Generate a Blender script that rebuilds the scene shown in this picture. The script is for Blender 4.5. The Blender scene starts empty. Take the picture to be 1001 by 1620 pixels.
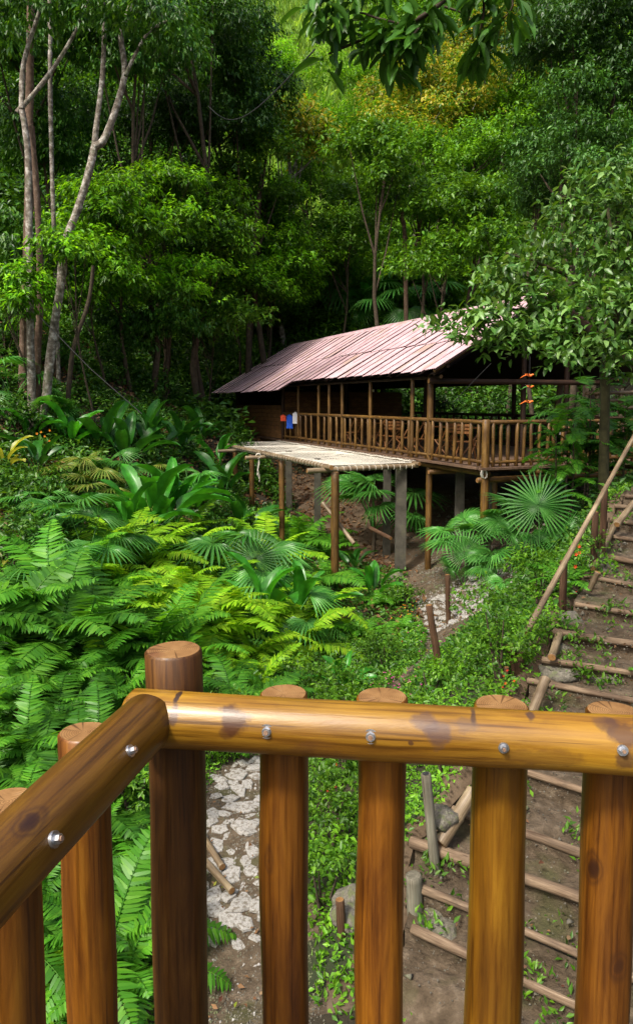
import bpy, math, random
import numpy as np
from mathutils import Vector, Matrix, noise as mnoise
R = math.radians
rng = np.random.default_rng(7)
random.seed(7)
scene = bpy.context.scene
COL = scene.collection

# ------------------------------------------------------------------ camera
F_PX, CX, CY, PITCH = 1170.0, 500.5, 750.0, R(5.6)
cam_d = bpy.data.cameras.new('camera'); cam = bpy.data.objects.new('camera', cam_d); COL.objects.link(cam)
cam_d.sensor_fit = 'VERTICAL'; cam_d.sensor_height = 24.0; cam_d.lens = 24.0 * F_PX / 1620.0
cam_d.shift_y = -60.0 / 1620.0
cam_d.clip_start = 0.05; cam_d.clip_end = 1000
cam.rotation_euler = (R(90) - PITCH, 0, 0)
scene.camera = cam
# ------------------------------------------------------------------ light
SUN_EL, SUN_AZ = 52.0, 218.0            # azimuth measured clockwise from +Y
world = bpy.data.worlds.new('World'); scene.world = world; world.use_nodes = True
wn = world.node_tree; wn.nodes.clear()
sky = wn.nodes.new('ShaderNodeTexSky'); sky.sky_type = 'NISHITA'; sky.sun_disc = False
sky.sun_elevation = R(SUN_EL); sky.sun_rotation = R(SUN_AZ)
sky.air_density = 1.0; sky.dust_density = 6.0; sky.ozone_density = 0.6
bg = wn.nodes.new('ShaderNodeBackground'); bg.inputs['Strength'].default_value = 0.12
wo = wn.nodes.new('ShaderNodeOutputWorld')
wn.links.new(sky.outputs[0], bg.inputs[0]); wn.links.new(bg.outputs[0], wo.inputs[0])
sun_d = bpy.data.lights.new('sun', 'SUN'); sun_d.energy = 2.4; sun_d.angle = R(7); sun_d.color = (1.0, 0.95, 0.86)
sun = bpy.data.objects.new('sun', sun_d); COL.objects.link(sun)
a = R(SUN_AZ); sdir = Vector((math.sin(a) * math.cos(R(SUN_EL)), math.cos(a) * math.cos(R(SUN_EL)), math.sin(R(SUN_EL))))
sun.rotation_euler = sdir.to_track_quat('Z', 'Y').to_euler()
vs = scene.view_settings
vs.view_transform = 'Standard'; vs.look = 'None'; vs.gamma = 1.0; vs.use_curve_mapping = False; vs.exposure = 1.1
try:
    scene.cycles.max_bounces = 6; scene.cycles.diffuse_bounces = 3; scene.cycles.glossy_bounces = 2
    scene.cycles.transmission_bounces = 3; scene.cycles.transparent_max_bounces = 4
except Exception: pass

# ------------------------------------------------------------------ rays
SP, CP = math.sin(PITCH), math.cos(PITCH)
def ray(px, py):
    u, v = px - CX, CY - py
    return np.array([u, F_PX * CP + v * SP, v * CP - F_PX * SP])
def P(px, py, Y): d = ray(px, py); return Vector(d * (Y / d[1]))
def PZ(px, py, z): d = ray(px, py); return Vector(d * (z / d[2]))

# ------------------------------------------------------------------ stairs data (world lines read off the place)
ST_Z = [-3.94, -3.78, -3.62, -3.46, -3.30, -3.13, -2.97, -2.80, -2.65, -2.50, -2.35, -2.20, -2.05, -1.90, -1.75, -1.60, -1.46, -1.32]
ST_L = [(620, 1530), (652, 1465), (662, 1401), (667, 1330), (722, 1277), (766, 1200), (806, 1143), (846, 1075), (868, 1041), (883, 998), (915, 953), (927, 909), (951, 876), (955, 844), (967, 819), (981, 799), (992, 783), (1004, 768)]
ST_R = [None, (722, 1500), (865, 1500), (925, 1425), (924, 1356), (924, 1251), None, (1001, 1104), (1001, 1058), (1001, 1010), (1001, 962), (1001, 922), (1001, 889), (1001, 852), (1001, 824), None, None, None]
SQ = Vector((0.845, -0.535, 0)); SS = Vector((0.535, 0.845, 0))
stL, stR = [], []
for i, (z, l) in enumerate(zip(ST_Z, ST_L)):
    L = PZ(l[0], l[1], z)
    q = SQ.copy()
    if ST_R[i]:
        r_ = PZ(ST_R[i][0], ST_R[i][1], z); q = (r_ - L).normalized()
        q = (q + SQ * 0.6).normalized()
    stL.append(L); stR.append(L + q * 2.35)
st_a = np.array([L.x * SS.x + L.y * SS.y for L in stL]); st_b = np.array([L.x * SQ.x + L.y * SQ.y for L in stL])
order = np.argsort(st_a); st_as = st_a[order]; st_bs = st_b[order]; st_zs = np.array(ST_Z)[order]

# ------------------------------------------------------------------ terrain height
CPTS = [(-.6, 5.5, -4.35), (-.85, 7.6, -4.3), (.3, 9, -4.3), (1.2, 10.5, -4.25), (2.2, 12.5, -4.15), (3, 14.5, -4.05), (2.9, 18.5, -4.2), (.2, 17.2, -4.45), (-.8, 20.5, -4.3), (-2, 23, -3.6), (-2.9, 25, -2.95),
 (4.2, 20, -3.7), (5, 24, -2.9), (6, 28, -2.4), (7.5, 20, -2.6), (1, 26, -2.9), (2, 30, -2.3), (0, -1, -4.6), (-1, 3, -4.5), (2, 0, -4.5), (.3, 4, -4.3),
 (6.2, 7.6, -2.2), (5.8, 5, -3.0), (8.2, 10, -1.0), (8.5, 13, -.9), (10, 16, -.7), (1.9, 2.5, -4.3), (4.2, 3.5, -3.7),
 (.5, 6.2, -4.0), (1.2, 8, -3.75), (2.3, 9.8, -3.4), (3.3, 11.6, -3.1), (4.1, 13.2, -2.9), (5, 13.0, -1.9), (6.6, 15, -1.7), (8.4, 18, -1.6), (10.5, 22, -1.3), (5.6, 16, -2.4),
 (-2.2, 8, -4.1), (-2.2, 5.5, -4.25), (-2.4, 11, -3.9), (-4.2, 9, -3.8), (-5, 13, -3.2), (-6, 16.5, -2.4), (-3, 16, -3.5), (-5, 20, -2.1), (-8.5, 20, -.9), (-8, 14, -2.0), (-7.5, 10, -2.6), (-6, 6, -3.6),
 (-4, 24, -1.7), (-3, 28.5, -1.3), (-7, 26, .2), (-11, 26, 3), (-13, 20, 2.2), (-7.5, 31, 1.2), (-11, 34, 6.5), (-4.5, 33, -1.6), (-5.0, 36, -.6), (-2.5, 36, -.6), (-8, 37, 3.2),
 (0, 34, -.8), (5, 34, -.2), (11, 29, .6), (13, 22, .8), (-4, 41, 4.2), (1, 41, 4.0), (10, 40, 6), (22, 40, 11), (-15, 40, 13), (0, 60, 23), (20, 60, 26), (-22, 60, 29),
 (0, 90, 47), (35, 90, 51), (-35, 90, 53), (0, 130, 78), (60, 130, 82), (-60, 130, 82), (26, 25, 8), (-32, 25, 16), (16, 10, 3), (-16, 8, 1.5), (-18, -2, 1), (16, 0, 2), (0, -12, -5), (-22, -12, 1), (22, -12, 2), (45, 60, 36), (-45, 60, 38), (50, 25, 22), (-55, 25, 28), (55, -12, 15), (-55, -12, 15)]
CA = np.array(CPTS, float)
def tps_phi(r2): return 0.5 * r2 * np.log(r2 + 1e-9)
_n = len(CA); _K = tps_phi(((CA[:, None, :2] - CA[None, :, :2]) ** 2).sum(-1)) + np.eye(_n) * 0.25
_Pm = np.c_[np.ones(_n), CA[:, :2]]
_A = np.block([[_K, _Pm], [_Pm.T, np.zeros((3, 3))]])
_W = np.linalg.solve(_A, np.r_[CA[:, 2], 0, 0, 0])
def stair_mask(x, y, pad=0.0):
    aa = x * SS.x + y * SS.y; bb = x * SQ.x + y * SQ.y
    bl = np.interp(aa, st_as, st_bs); m = (aa > st_as[0] - .1 - pad) & (aa < st_as[-1] + .6) & (bb > bl - .02 - pad) & (bb < bl + 2.33 + pad)
    return m, aa
def H(x, y):
    x = np.asarray(x, float); y = np.asarray(y, float)
    sh = x.shape; x = x.ravel(); y = y.ravel(); out = np.empty_like(x)
    for s in range(0, len(x), 20000):
        xs, ys = x[s:s + 20000], y[s:s + 20000]
        r2 = (xs[:, None] - CA[:, 0]) ** 2 + (ys[:, None] - CA[:, 1]) ** 2
        out[s:s + 20000] = tps_phi(r2) @ _W[:_n] + _W[_n] + _W[_n + 1] * xs + _W[_n + 2] * ys
    out += .05 * np.sin(x * 2.1 + y * .7) * np.sin(y * 1.7 - x * .5) + .03 * np.sin(x * 4.3 + 1) * np.sin(y * 5.1) 
    far = np.clip((y - 28) / 30, 0, 1); out += far * (1.2 * np.sin(x * .23 + 1) * np.sin(y * .19) + .5 * np.sin(x * .6) * np.sin(y * .5 + x * .2))
    m, aa = stair_mask(x, y, .12)
    zs = np.interp(aa, st_as, st_zs)
    m2, _ = stair_mask(x, y, 1.0)
    bl = np.interp(aa, st_as, st_bs); bb = x * SQ.x + y * SQ.y
    d = np.maximum(np.maximum(bl - .12 - bb, bb - (bl + 2.45)), 0)
    w = np.where(m2 | m, np.clip(1 - d / .9, 0, 1), 0); w = w * w * (3 - 2 * w)
    out = out * (1 - w) + w * (zs - .10)
    out = np.where(m, zs - .32, out)
    return out.reshape(sh)
def h1(x, y): return float(H(np.array([x]), np.array([y]))[0])
_YS = np.r_[np.arange(2.5, 40, .05), np.arange(40, 130, .3)]
def G(px, py):
    d = ray(px, py); Y = _YS; X = d[0] / d[1] * Y; Z = d[2] / d[1] * Y
    hz = H(X, Y); k = np.nonzero(Z < hz)[0]
    i = k[0] if len(k) else -1
    return Vector((X[i], Y[i], hz[i]))

# ------------------------------------------------------------------ material helpers
def new_mat(name):
    m = bpy.data.materials.new(name); m.use_nodes = True; t = m.node_tree; t.nodes.clear()
    return m, t, t.nodes, t.links
def ramp(N, stops):
    r = N.new('ShaderNodeValToRGB'); e = r.color_ramp.elements
    while len(e) > 1: e.remove(e[-1])
    e[0].position = stops[0][0]; e[0].color = (*stops[0][1], 1)
    for p, c in stops[1:]:
        k = e.new(p); k.color = (*c, 1)
    return r
def mixc(N, L, fac, a, b, mode='MIX'):
    m = N.new('ShaderNodeMix'); m.data_type = 'RGBA'; m.blend_type = mode
    for idx, v in ((0, fac), (6, a), (7, b)):
        if isinstance(v, (int, float)): m.inputs[idx].default_value = v
        elif isinstance(v, tuple): m.inputs[idx].default_value = (*v, 1)
        else: L.new(v, m.inputs[idx])
    return m.outputs[2]
def leaf_mat(name, cols, trans=.35, rough=.42, spec=.28, big=0.35, vein=False):
    """cols: list of leaf base colours spread over the leaves"""
    m, t, N, L = new_mat(name)
    g = N.new('ShaderNodeNewGeometry'); r = ramp(N, [(i / max(1, len(cols) - 1), c) for i, c in enumerate(cols)])
    L.new(g.outputs['Random Per Island'], r.inputs[0])
    tc = N.new('ShaderNodeTexCoord'); nz = N.new('ShaderNodeTexNoise'); nz.inputs['Scale'].default_value = .9 if not vein else 9
    L.new(tc.outputs['Object'], nz.inputs['Vector'])
    oi = N.new('ShaderNodeObjectInfo')
    mr = N.new('ShaderNodeMapRange'); mr.inputs[1].default_value = .3; mr.inputs[2].default_value = .7
    mr.inputs[3].default_value = 1 - big; mr.inputs[4].default_value = 1 + big; L.new(nz.outputs[0], mr.inputs[0])
    mr2 = N.new('ShaderNodeMapRange'); mr2.inputs[3].default_value = .72; mr2.inputs[4].default_value = 1.28; L.new(oi.outputs['Random'], mr2.inputs[0])
    mu = N.new('ShaderNodeMath'); mu.operation = 'MULTIPLY'; L.new(mr.outputs[0], mu.inputs[0]); L.new(mr2.outputs[0], mu.inputs[1])
    vm = N.new('ShaderNodeVectorMath'); vm.operation = 'SCALE'; L.new(r.outputs[0], vm.inputs[0]); L.new(mu.outputs[0], vm.inputs['Scale'])
    b = N.new('ShaderNodeBsdfPrincipled'); b.inputs['Roughness'].default_value = rough; b.inputs['Specular IOR Level'].default_value = spec
    L.new(vm.outputs[0], b.inputs['Base Color'])
    tr = N.new('ShaderNodeBsdfTranslucent'); tcv = mixc(N, L, 1.0, vm.outputs[0], (1.5, 1.35, .5), 'MULTIPLY'); L.new(tcv, tr.inputs[0])
    mx = N.new('ShaderNodeMixShader'); mx.inputs[0].default_value = trans
    L.new(b.outputs[0], mx.inputs[1]); L.new(tr.outputs[0], mx.inputs[2])
    o = N.new('ShaderNodeOutputMaterial'); L.new(mx.outputs[0], o.inputs[0])
    return m
def wood_mat(name, stops, scale=(16, 16, 1.1), rough=.35, spec=.5, coat=0.0, blot=None, bump=.15, stains=False):
    m, t, N, L = new_mat(name)
    tc = N.new('ShaderNodeTexCoord'); oi = N.new('ShaderNodeObjectInfo')
    off = N.new('ShaderNodeVectorMath'); off.operation = 'SCALE'; off.inputs[0].default_value = (37, 11, 53); L.new(oi.outputs['Random'], off.inputs['Scale'])
    ad = N.new('ShaderNodeVectorMath'); L.new(tc.outputs['Object'], ad.inputs[0]); L.new(off.outputs[0], ad.inputs[1])
    mp = N.new('ShaderNodeMapping'); mp.inputs['Scale'].default_value = scale; L.new(ad.outputs[0], mp.inputs[0])
    nz = N.new('ShaderNodeTexNoise'); nz.inputs['Scale'].default_value = 1.6; nz.inputs['Detail'].default_value = 9; nz.inputs['Roughness'].default_value = .68; nz.inputs['Distortion'].default_value = .5
    L.new(mp.outputs[0], nz.inputs['Vector'])
    r = ramp(N, stops); L.new(nz.outputs[0], r.inputs[0]); col = r.outputs[0]
    # long darker streaks
    mp2 = N.new('ShaderNodeMapping'); mp2.inputs['Scale'].default_value = (scale[0] * 3.5, scale[1] * 3.5, scale[2] * .9); L.new(ad.outputs[0], mp2.inputs[0])
    n2 = N.new('ShaderNodeTexNoise'); n2.inputs['Scale'].default_value = 2.0; n2.inputs['Detail'].default_value = 4; L.new(mp2.outputs[0], n2.inputs['Vector'])
    r2 = ramp(N, [(.33, (.42, .36, .30)), (.44, (.85, .8, .75)), (.56, (1, 1, 1)), (.7, (1.0, .98, .92))]); L.new(n2.outputs[0], r2.inputs[0])
    col = mixc(N, L, .8, col, r2.outputs[0], 'MULTIPLY')
    # broad tone changes along the length, and thin drying checks
    n4 = N.new('ShaderNodeTexNoise'); n4.inputs['Scale'].default_value = 3.2; n4.inputs['Detail'].default_value = 3; L.new(ad.outputs[0], n4.inputs['Vector'])
    r4 = ramp(N, [(.35, (.62, .55, .48)), (.6, (1.12, 1.1, 1.0))]); L.new(n4.outputs[0], r4.inputs[0]); col = mixc(N, L, .8, col, r4.outputs[0], 'MULTIPLY')
    mp5 = N.new('ShaderNodeMapping'); mp5.inputs['Scale'].default_value = (scale[0] * 6, scale[1] * 6, scale[2] * 1.6); L.new(ad.outputs[0], mp5.inputs[0])
    n5 = N.new('ShaderNodeTexNoise'); n5.inputs['Scale'].default_value = 1.0; n5.inputs['Detail'].default_value = 2; L.new(mp5.outputs[0], n5.inputs['Vector'])
    r5 = ramp(N, [(.30, (.25, .18, .12)), (.34, (1, 1, 1))]); L.new(n5.outputs[0], r5.inputs[0]); col = mixc(N, L, .7, col, r5.outputs[0], 'MULTIPLY')
    if coat > 0:      # knots: a dark eye with a ring, a few per pole
        mpk = N.new('ShaderNodeMapping'); mpk.inputs['Scale'].default_value = (1, 1, .55); L.new(ad.outputs[0], mpk.inputs[0])
        nk = N.new('ShaderNodeTexNoise'); nk.inputs['Scale'].default_value = 40; L.new(ad.outputs[0], nk.inputs['Vector'])
        vk = N.new('ShaderNodeTexVoronoi'); vk.inputs['Scale'].default_value = 9; L.new(mpk.outputs[0], vk.inputs['Vector'])
        dk = N.new('ShaderNodeMath'); dk.operation = 'MULTIPLY_ADD'; L.new(nk.outputs[0], dk.inputs[0]); dk.inputs[1].default_value = .10; L.new(vk.outputs['Distance'], dk.inputs[2])
        rk = ramp(N, [(.10, (.95, .95, .95)), (.14, (.75, .75, .75)), (.17, (.15, .15, .15)), (.20, (.5, .5, .5)), (.25, (0, 0, 0))]); L.new(dk.outputs[0], rk.inputs[0])
        sk = N.new('ShaderNodeSeparateColor'); L.new(vk.outputs['Color'], sk.inputs[0]); gk = N.new('ShaderNodeMath'); gk.operation = 'GREATER_THAN'; L.new(sk.outputs[0], gk.inputs[0]); gk.inputs[1].default_value = .52
        fk = N.new('ShaderNodeMath'); fk.operation = 'MULTIPLY'; L.new(rk.outputs[0], fk.inputs[0]); L.new(gk.outputs[0], fk.inputs[1]); col = mixc(N, L, fk.outputs[0], col, (.028, .009, .003))
    if stains:      # scorched knots and rings at fixed places along this one log: (z along, x, y on the surface, size, strength, colour)
        sep = N.new('ShaderNodeSeparateXYZ'); L.new(tc.outputs['Object'], sep.inputs[0])
        for (sx, sy, sz, sr, st_, cl, sq) in STAINS:
            sub = N.new('ShaderNodeVectorMath'); sub.operation = 'SUBTRACT'; L.new(tc.outputs['Object'], sub.inputs[0]); sub.inputs[1].default_value = (sx, sy, sz)
            nn_ = N.new('ShaderNodeTexNoise'); nn_.inputs['Scale'].default_value = 34; nn_.inputs['Detail'].default_value = 5; L.new(tc.outputs['Object'], nn_.inputs['Vector'])
            mlt = N.new('ShaderNodeVectorMath'); mlt.operation = 'MULTIPLY'; L.new(sub.outputs[0], mlt.inputs[0]); mlt.inputs[1].default_value = sq
            ln = N.new('ShaderNodeVectorMath'); ln.operation = 'LENGTH'; L.new(mlt.outputs[0], ln.inputs[0])
            a1 = N.new('ShaderNodeMath'); a1.operation = 'MULTIPLY_ADD'; L.new(nn_.outputs[0], a1.inputs[0]); a1.inputs[1].default_value = sr * 1.9; L.new(ln.outputs[1], a1.inputs[2])
            m_ = N.new('ShaderNodeMapRange'); L.new(a1.outputs[0], m_.inputs[0]); m_.inputs[1].default_value = sr * 1.55; m_.inputs[2].default_value = sr * 1.95; m_.inputs[3].default_value = st_; m_.inputs[4].default_value = 0
            col = mixc(N, L, m_.outputs[0], col, cl)
    # object brightness variation
    mr2 = N.new('ShaderNodeMapRange'); mr2.inputs[3].default_value = .82; mr2.inputs[4].default_value = 1.15; L.new(oi.outputs['Random'], mr2.inputs[0])
    vm = N.new('ShaderNodeVectorMath'); vm.operation = 'SCALE'; L.new(col, vm.inputs[0]); L.new(mr2.outputs[0], vm.inputs['Scale']); col = vm.outputs[0]
    if blot:
        n3 = N.new('ShaderNodeTexNoise'); n3.inputs['Scale'].default_value = blot[0]; n3.inputs['Detail'].default_value = 5; n3.inputs['Roughness'].default_value = .6; n3.inputs['Distortion'].default_value = .8
        mp3 = N.new('ShaderNodeMapping'); mp3.inputs['Scale'].default_value = (1, 1, .55); L.new(ad.outputs[0], mp3.inputs[0]); L.new(mp3.outputs[0], n3.inputs['Vector'])
        r3 = ramp(N, [(blot[1], (0, 0, 0)), (blot[1] + .16, (1, 1, 1))]); L.new(n3.outputs[0], r3.inputs[0])
        f = N.new('ShaderNodeMath'); f.operation = 'MULTIPLY'; L.new(r3.outputs[0], f.inputs[0]); f.inputs[1].default_value = blot[2]
        col = mixc(N, L, f.outputs[0], col, blot[3])
    b = N.new('ShaderNodeBsdfPrincipled'); b.inputs['Roughness'].default_value = rough; b.inputs['Specular IOR Level'].default_value = spec
    b.inputs['Coat Weight'].default_value = coat; b.inputs['Coat Roughness'].default_value = .22
    rr = N.new('ShaderNodeMapRange'); rr.inputs[3].default_value = rough * .7; rr.inputs[4].default_value = min(1, rough * 1.45); L.new(n2.outputs[0], rr.inputs[0]); L.new(rr.outputs[0], b.inputs['Roughness'])
    L.new(col, b.inputs['Base Color'])
    bp = N.new('ShaderNodeBump'); bp.inputs['Strength'].default_value = bump; bp.inputs['Distance'].default_value = .01
    L.new(nz.outputs[0], bp.inputs['Height']); L.new(bp.outputs[0], b.inputs['Normal'])
    o = N.new('ShaderNodeOutputMaterial'); L.new(b.outputs[0], o.inputs[0])
    return m
def noise_mat(name, stops, scale=3, rough=.9, detail=8, bump=.3, dist=.03, spec=.3, extra=None, metallic=0.0):
    m, t, N, L = new_mat(name)
    tc = N.new('ShaderNodeTexCoord'); oi = N.new('ShaderNodeObjectInfo')
    off = N.new('ShaderNodeVectorMath'); off.operation = 'SCALE'; off.inputs[0].default_value = (37, 11, 53); L.new(oi.outputs['Random'], off.inputs['Scale'])
    ad = N.new('ShaderNodeVectorMath'); L.new(tc.outputs['Object'], ad.inputs[0]); L.new(off.outputs[0], ad.inputs[1])
    nz = N.new('ShaderNodeTexNoise'); nz.inputs['Scale'].default_value = scale; nz.inputs['Detail'].default_value = detail; nz.inputs['Roughness'].default_value = .65
    L.new(ad.outputs[0], nz.inputs['Vector'])
    r = ramp(N, stops); L.new(nz.outputs[0], r.inputs[0]); col = r.outputs[0]
    if extra:
        n3 = N.new('ShaderNodeTexNoise'); n3.inputs['Scale'].default_value = extra[0]; n3.inputs['Detail'].default_value = 6; L.new(ad.outputs[0], n3.inputs['Vector'])
        r3 = ramp(N, [(extra[1], (0, 0, 0)), (extra[1] + extra[4] if len(extra) > 4 else extra[1] + .12, (1, 1, 1))]); L.new(n3.outputs[0], r3.inputs[0])
        f = N.new('ShaderNodeMath'); f.operation = 'MULTIPLY'; L.new(r3.outputs[0], f.inputs[0]); f.inputs[1].default_value = extra[2]
        col = mixc(N, L, f.outputs[0], col, extra[3])
    b = N.new('ShaderNodeBsdfPrincipled'); b.inputs['Roughness'].default_value = rough; b.inputs['Specular IOR Level'].default_value = spec; b.inputs['Metallic'].default_value = metallic
    L.new(col, b.inputs['Base Color'])
    if bump:
        bp = N.new('ShaderNodeBump'); bp.inputs['Strength'].default_value = bump; bp.inputs['Distance'].default_value = dist
        L.new(nz.outputs[0], bp.inputs['Height']); L.new(bp.outputs[0], b.inputs['Normal'])
    o = N.new('ShaderNodeOutputMaterial'); L.new(b.outputs[0], o.inputs[0])
    return m

def ring_mat(name, stops, scale, rough, detail, bump, dist, extra=None):
    m = noise_mat(name, stops, scale, rough, detail, bump, dist, extra=extra); t = m.node_tree; N, L = t.nodes, t.links
    b = [n for n in N if n.type == 'BSDF_PRINCIPLED'][0]; src = b.inputs['Base Color'].links[0].from_socket
    tc = N.new('ShaderNodeTexCoord'); w = N.new('ShaderNodeTexWave'); w.wave_type = 'RINGS'; w.rings_direction = 'Z'; w.inputs['Scale'].default_value = 75; w.inputs['Distortion'].default_value = 5; w.inputs['Detail'].default_value = 3; w.inputs['Detail Scale'].default_value = .6
    mp = N.new('ShaderNodeMapping'); mp.inputs['Scale'].default_value = (1, 1, .01); L.new(tc.outputs['Object'], mp.inputs[0]); L.new(mp.outputs[0], w.inputs['Vector'])
    r = ramp(N, [(.2, (.62, .52, .42)), (.7, (1.1, 1.05, 1.0))]); L.new(w.outputs['Fac'], r.inputs[0]); c = mixc(N, L, .8, src, r.outputs[0], 'MULTIPLY')
    # radial drying cracks
    g = N.new('ShaderNodeTexGradient'); g.gradient_type = 'RADIAL'; L.new(tc.outputs['Object'], g.inputs[0]); n = N.new('ShaderNodeTexNoise'); n.noise_dimensions = '1D'; n.inputs['Scale'].default_value = 26; n.inputs['Detail'].default_value = 1; L.new(g.outputs[0], n.inputs['W'])
    r2 = ramp(N, [(.30, (.25, .18, .12)), (.36, (1, 1, 1))]); L.new(n.outputs[0], r2.inputs[0]); c = mixc(N, L, .8, c, r2.outputs[0], 'MULTIPLY'); L.new(c, b.inputs['Base Color']); return m
M = {}
# knots and scorch marks of the long handrail, in the log's own coordinates
_dm = Vector((.788, -.107, 0)).normalized(); _rp = P(330, 1141, 1.40); _rp.z = -.6255; _p0 = _rp - _dm * .165
_Mi = (Matrix.Translation(_p0) @ _dm.to_track_quat('Z', 'Y').to_matrix().to_4x4()).inverted()
def _on_rail(px, py):
    d = Vector(ray(px, py)).normalized(); oc = -_rp; dd = d - _dm * d.dot(_dm); oo = oc - _dm * oc.dot(_dm)
    b_, c_ = 2 * dd.dot(oo), oo.dot(oo) - .0545 ** 2; a_ = dd.dot(dd); disc = max(0, b_ * b_ - 4 * a_ * c_)
    return _Mi @ (d * ((-b_ - math.sqrt(disc)) / (2 * a_)))
STAINS = []
for px_, py_, sr_, st_, cl_, sq_ in ((372, 1140, .030, .85, (.045, .014, .006), (1, 1, .8)), (358, 1158, .016, .6, (.06, .022, .008), (1, 1, .8)), (283, 1100, .011, .95, (.03, .016, .012), (.35, .35, 1.6)), (275, 1130, .012, .8, (.06, .03, .02), (.5, .5, 1.3)), (672, 1145, .026, .7, (.075, .04, .032), (1, 1, 1.1)), (694, 1163, .026, .75, (.07, .036, .028), (1, 1, .7)), (733, 1148, .018, .5, (.08, .045, .03), (1, 1, .6)), (650, 1175, .006, .8, (.04, .015, .008), (1, 1, 1)), (748, 1130, .010, .8, (.04, .022, .016), (.4, .4, 1.5)), (838, 1132, .010, .8, (.05, .026, .02), (.5, .5, 1.3)), (985, 1155, .030, .8, (.055, .02, .010), (1, 1, .8)), (960, 1145, .02, .6, (.07, .035, .02), (1, 1, .7)), (990, 1205, .02, .7, (.05, .025, .02), (1, 1, 1)), (515, 1195, .02, .35, (.08, .03, .012), (1, 1, .3)), (860, 1200, .02, .4, (.07, .026, .01), (1, 1, .25))):
    q_ = _on_rail(px_, py_); STAINS.append((q_.x, q_.y, q_.z, sr_, st_, cl_, sq_))
# foreground varnished wood
M['rail'] = wood_mat('varnished_pale_log', [(.25, (.11, .044, .003)), (.42, (.22, .105, .007)), (.6, (.31, .17, .014)), (.8, (.40, .25, .035))], (18, 18, 1.6), .34, .42, .12, (5.5, .62, .7, (.07, .026, .010)), .2, stains=True)
M['rail_dark'] = wood_mat('varnished_brown_log', [(.25, (.04, .014, .001)), (.5, (.14, .062, .003)), (.75, (.24, .125, .009))], (18, 18, 1.6), .36, .42, .12, (6, .66, .6, (.05, .02, .01)), .12)
M['baluster'] = wood_mat('varnished_orange_log', [(.25, (.035, .009, .001)), (.42, (.10, .034, .002)), (.58, (.175, .066, .004)), (.8, (.27, .125, .012))], (22, 22, 1.8), .42, .4, .08, (7, .60, .35, (.06, .02, .004)), .15)
M['post'] = wood_mat('varnished_dark_post', [(.25, (.022, .008, .001)), (.5, (.075, .030, .004)), (.75, (.14, .065, .010))], (22, 22, 1.8), .48, .35, .06, (6, .65, .5, (.05, .02, .014)), .2)
M['endgrain'] = ring_mat('sawn_end', [(.3, (.15, .075, .025)), (.6, (.26, .15, .06)), (.8, (.32, .21, .11))], 22, .5, 6, .1, .004, extra=(9, .58, .55, (.13, .05, .03)))
M['steel'] = noise_mat('galvanised_steel', [(.3, (.32, .33, .35)), (.7, (.62, .63, .65))], 60, .28, 4, .08, .002, .5, metallic=.9)
M['rust'] = noise_mat('bolt_end', [(.3, (.12, .06, .03)), (.7, (.30, .2, .14))], 50, .5)
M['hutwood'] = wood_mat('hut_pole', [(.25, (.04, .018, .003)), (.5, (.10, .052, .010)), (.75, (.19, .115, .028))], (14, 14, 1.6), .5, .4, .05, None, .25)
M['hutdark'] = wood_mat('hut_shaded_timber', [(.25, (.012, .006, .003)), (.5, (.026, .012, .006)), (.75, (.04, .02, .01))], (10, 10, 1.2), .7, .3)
M['bamboo'] = wood_mat('dry_bamboo', [(.25, (.085, .06, .036)), (.5, (.18, .14, .09)), (.75, (.28, .235, .165))], (12, 12, 1.2), .5, .4, 0, (5, .6, .5, (.17, .10, .06)), .2)
M['steplog'] = wood_mat('weathered_log', [(.25, (.055, .038, .026)), (.5, (.145, .105, .072)), (.75, (.27, .21, .155))], (14, 14, 1.6), .8, .25, 0, (5, .52, .75, (.06, .042, .028)), .5)
M['stake'] = wood_mat('brown_stake', [(.25, (.03, .015, .008)), (.5, (.06, .033, .019)), (.75, (.10, .062, .038))], (12, 12, 1.2), .85, .2, 0, None, .5)
M['greystake'] = wood_mat('grey_stake', [(.25, (.07, .07, .055)), (.5, (.13, .13, .105)), (.75, (.21, .2, .17))], (14, 14, 1), .8, .2, 0, None, .3)
M['bark'] = noise_mat('pale_bark', [(.35, (.06, .048, .036)), (.5, (.17, .145, .115)), (.62, (.38, .36, .32))], 7, .9, 9, .5, .03, extra=(3, .56, .6, (.05, .07, .025)))
M['bark_red'] = noise_mat('reddish_bark', [(.3, (.055, .032, .020)), (.55, (.12, .078, .052)), (.75, (.24, .19, .15))], 9, .9, 9, .5, .03)
M['bark_dark'] = noise_mat('dark_bark', [(.3, (.025, .018, .011)), (.7, (.085, .065, .042))], 9, .95)
M['bark_moss'] = noise_mat('mossy_bark', [(.3, (.020, .018, .008)), (.55, (.055, .050, .020)), (.75, (.10, .085, .05))], 8, .95)
M['concrete'] = noise_mat('concrete_stilt', [(.3, (.035, .032, .024)), (.7, (.085, .078, .06))], 5, .95, extra=(3, .55, .5, (.10, .10, .05)))
M['rock'] = noise_mat('mossy_rock', [(.3, (.05, .047, .034)), (.5, (.11, .10, .078)), (.75, (.2, .19, .155))], 6, .95, 9, .6, .03, extra=(3, .52, .7, (.08, .10, .03)))
M['pale_stone'] = noise_mat('pale_path_stone', [(.25, (.14, .135, .12)), (.5, (.27, .26, .24)), (.75, (.40, .39, .365))], 9, .9, 10, .6, .02, extra=(3.5, .50, .75, (.095, .075, .048)))
M['path_dirt'] = noise_mat('trodden_dirt', [(.25, (.028, .019, .010)), (.45, (.062, .044, .026)), (.58, (.09, .066, .042)), (.75, (.16, .125, .085))], 9, .95, 12, 1.0, .05, extra=(2.2, .54, .6, (.045, .052, .014)))
M['ground'] = noise_mat('forest_soil', [(.25, (.010, .008, .005)), (.5, (.024, .019, .010)), (.75, (.045, .036, .020))], 2.2, .95, 12, .8, .08, extra=(.8, .47, .65, (.020, .034, .010)))
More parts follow.
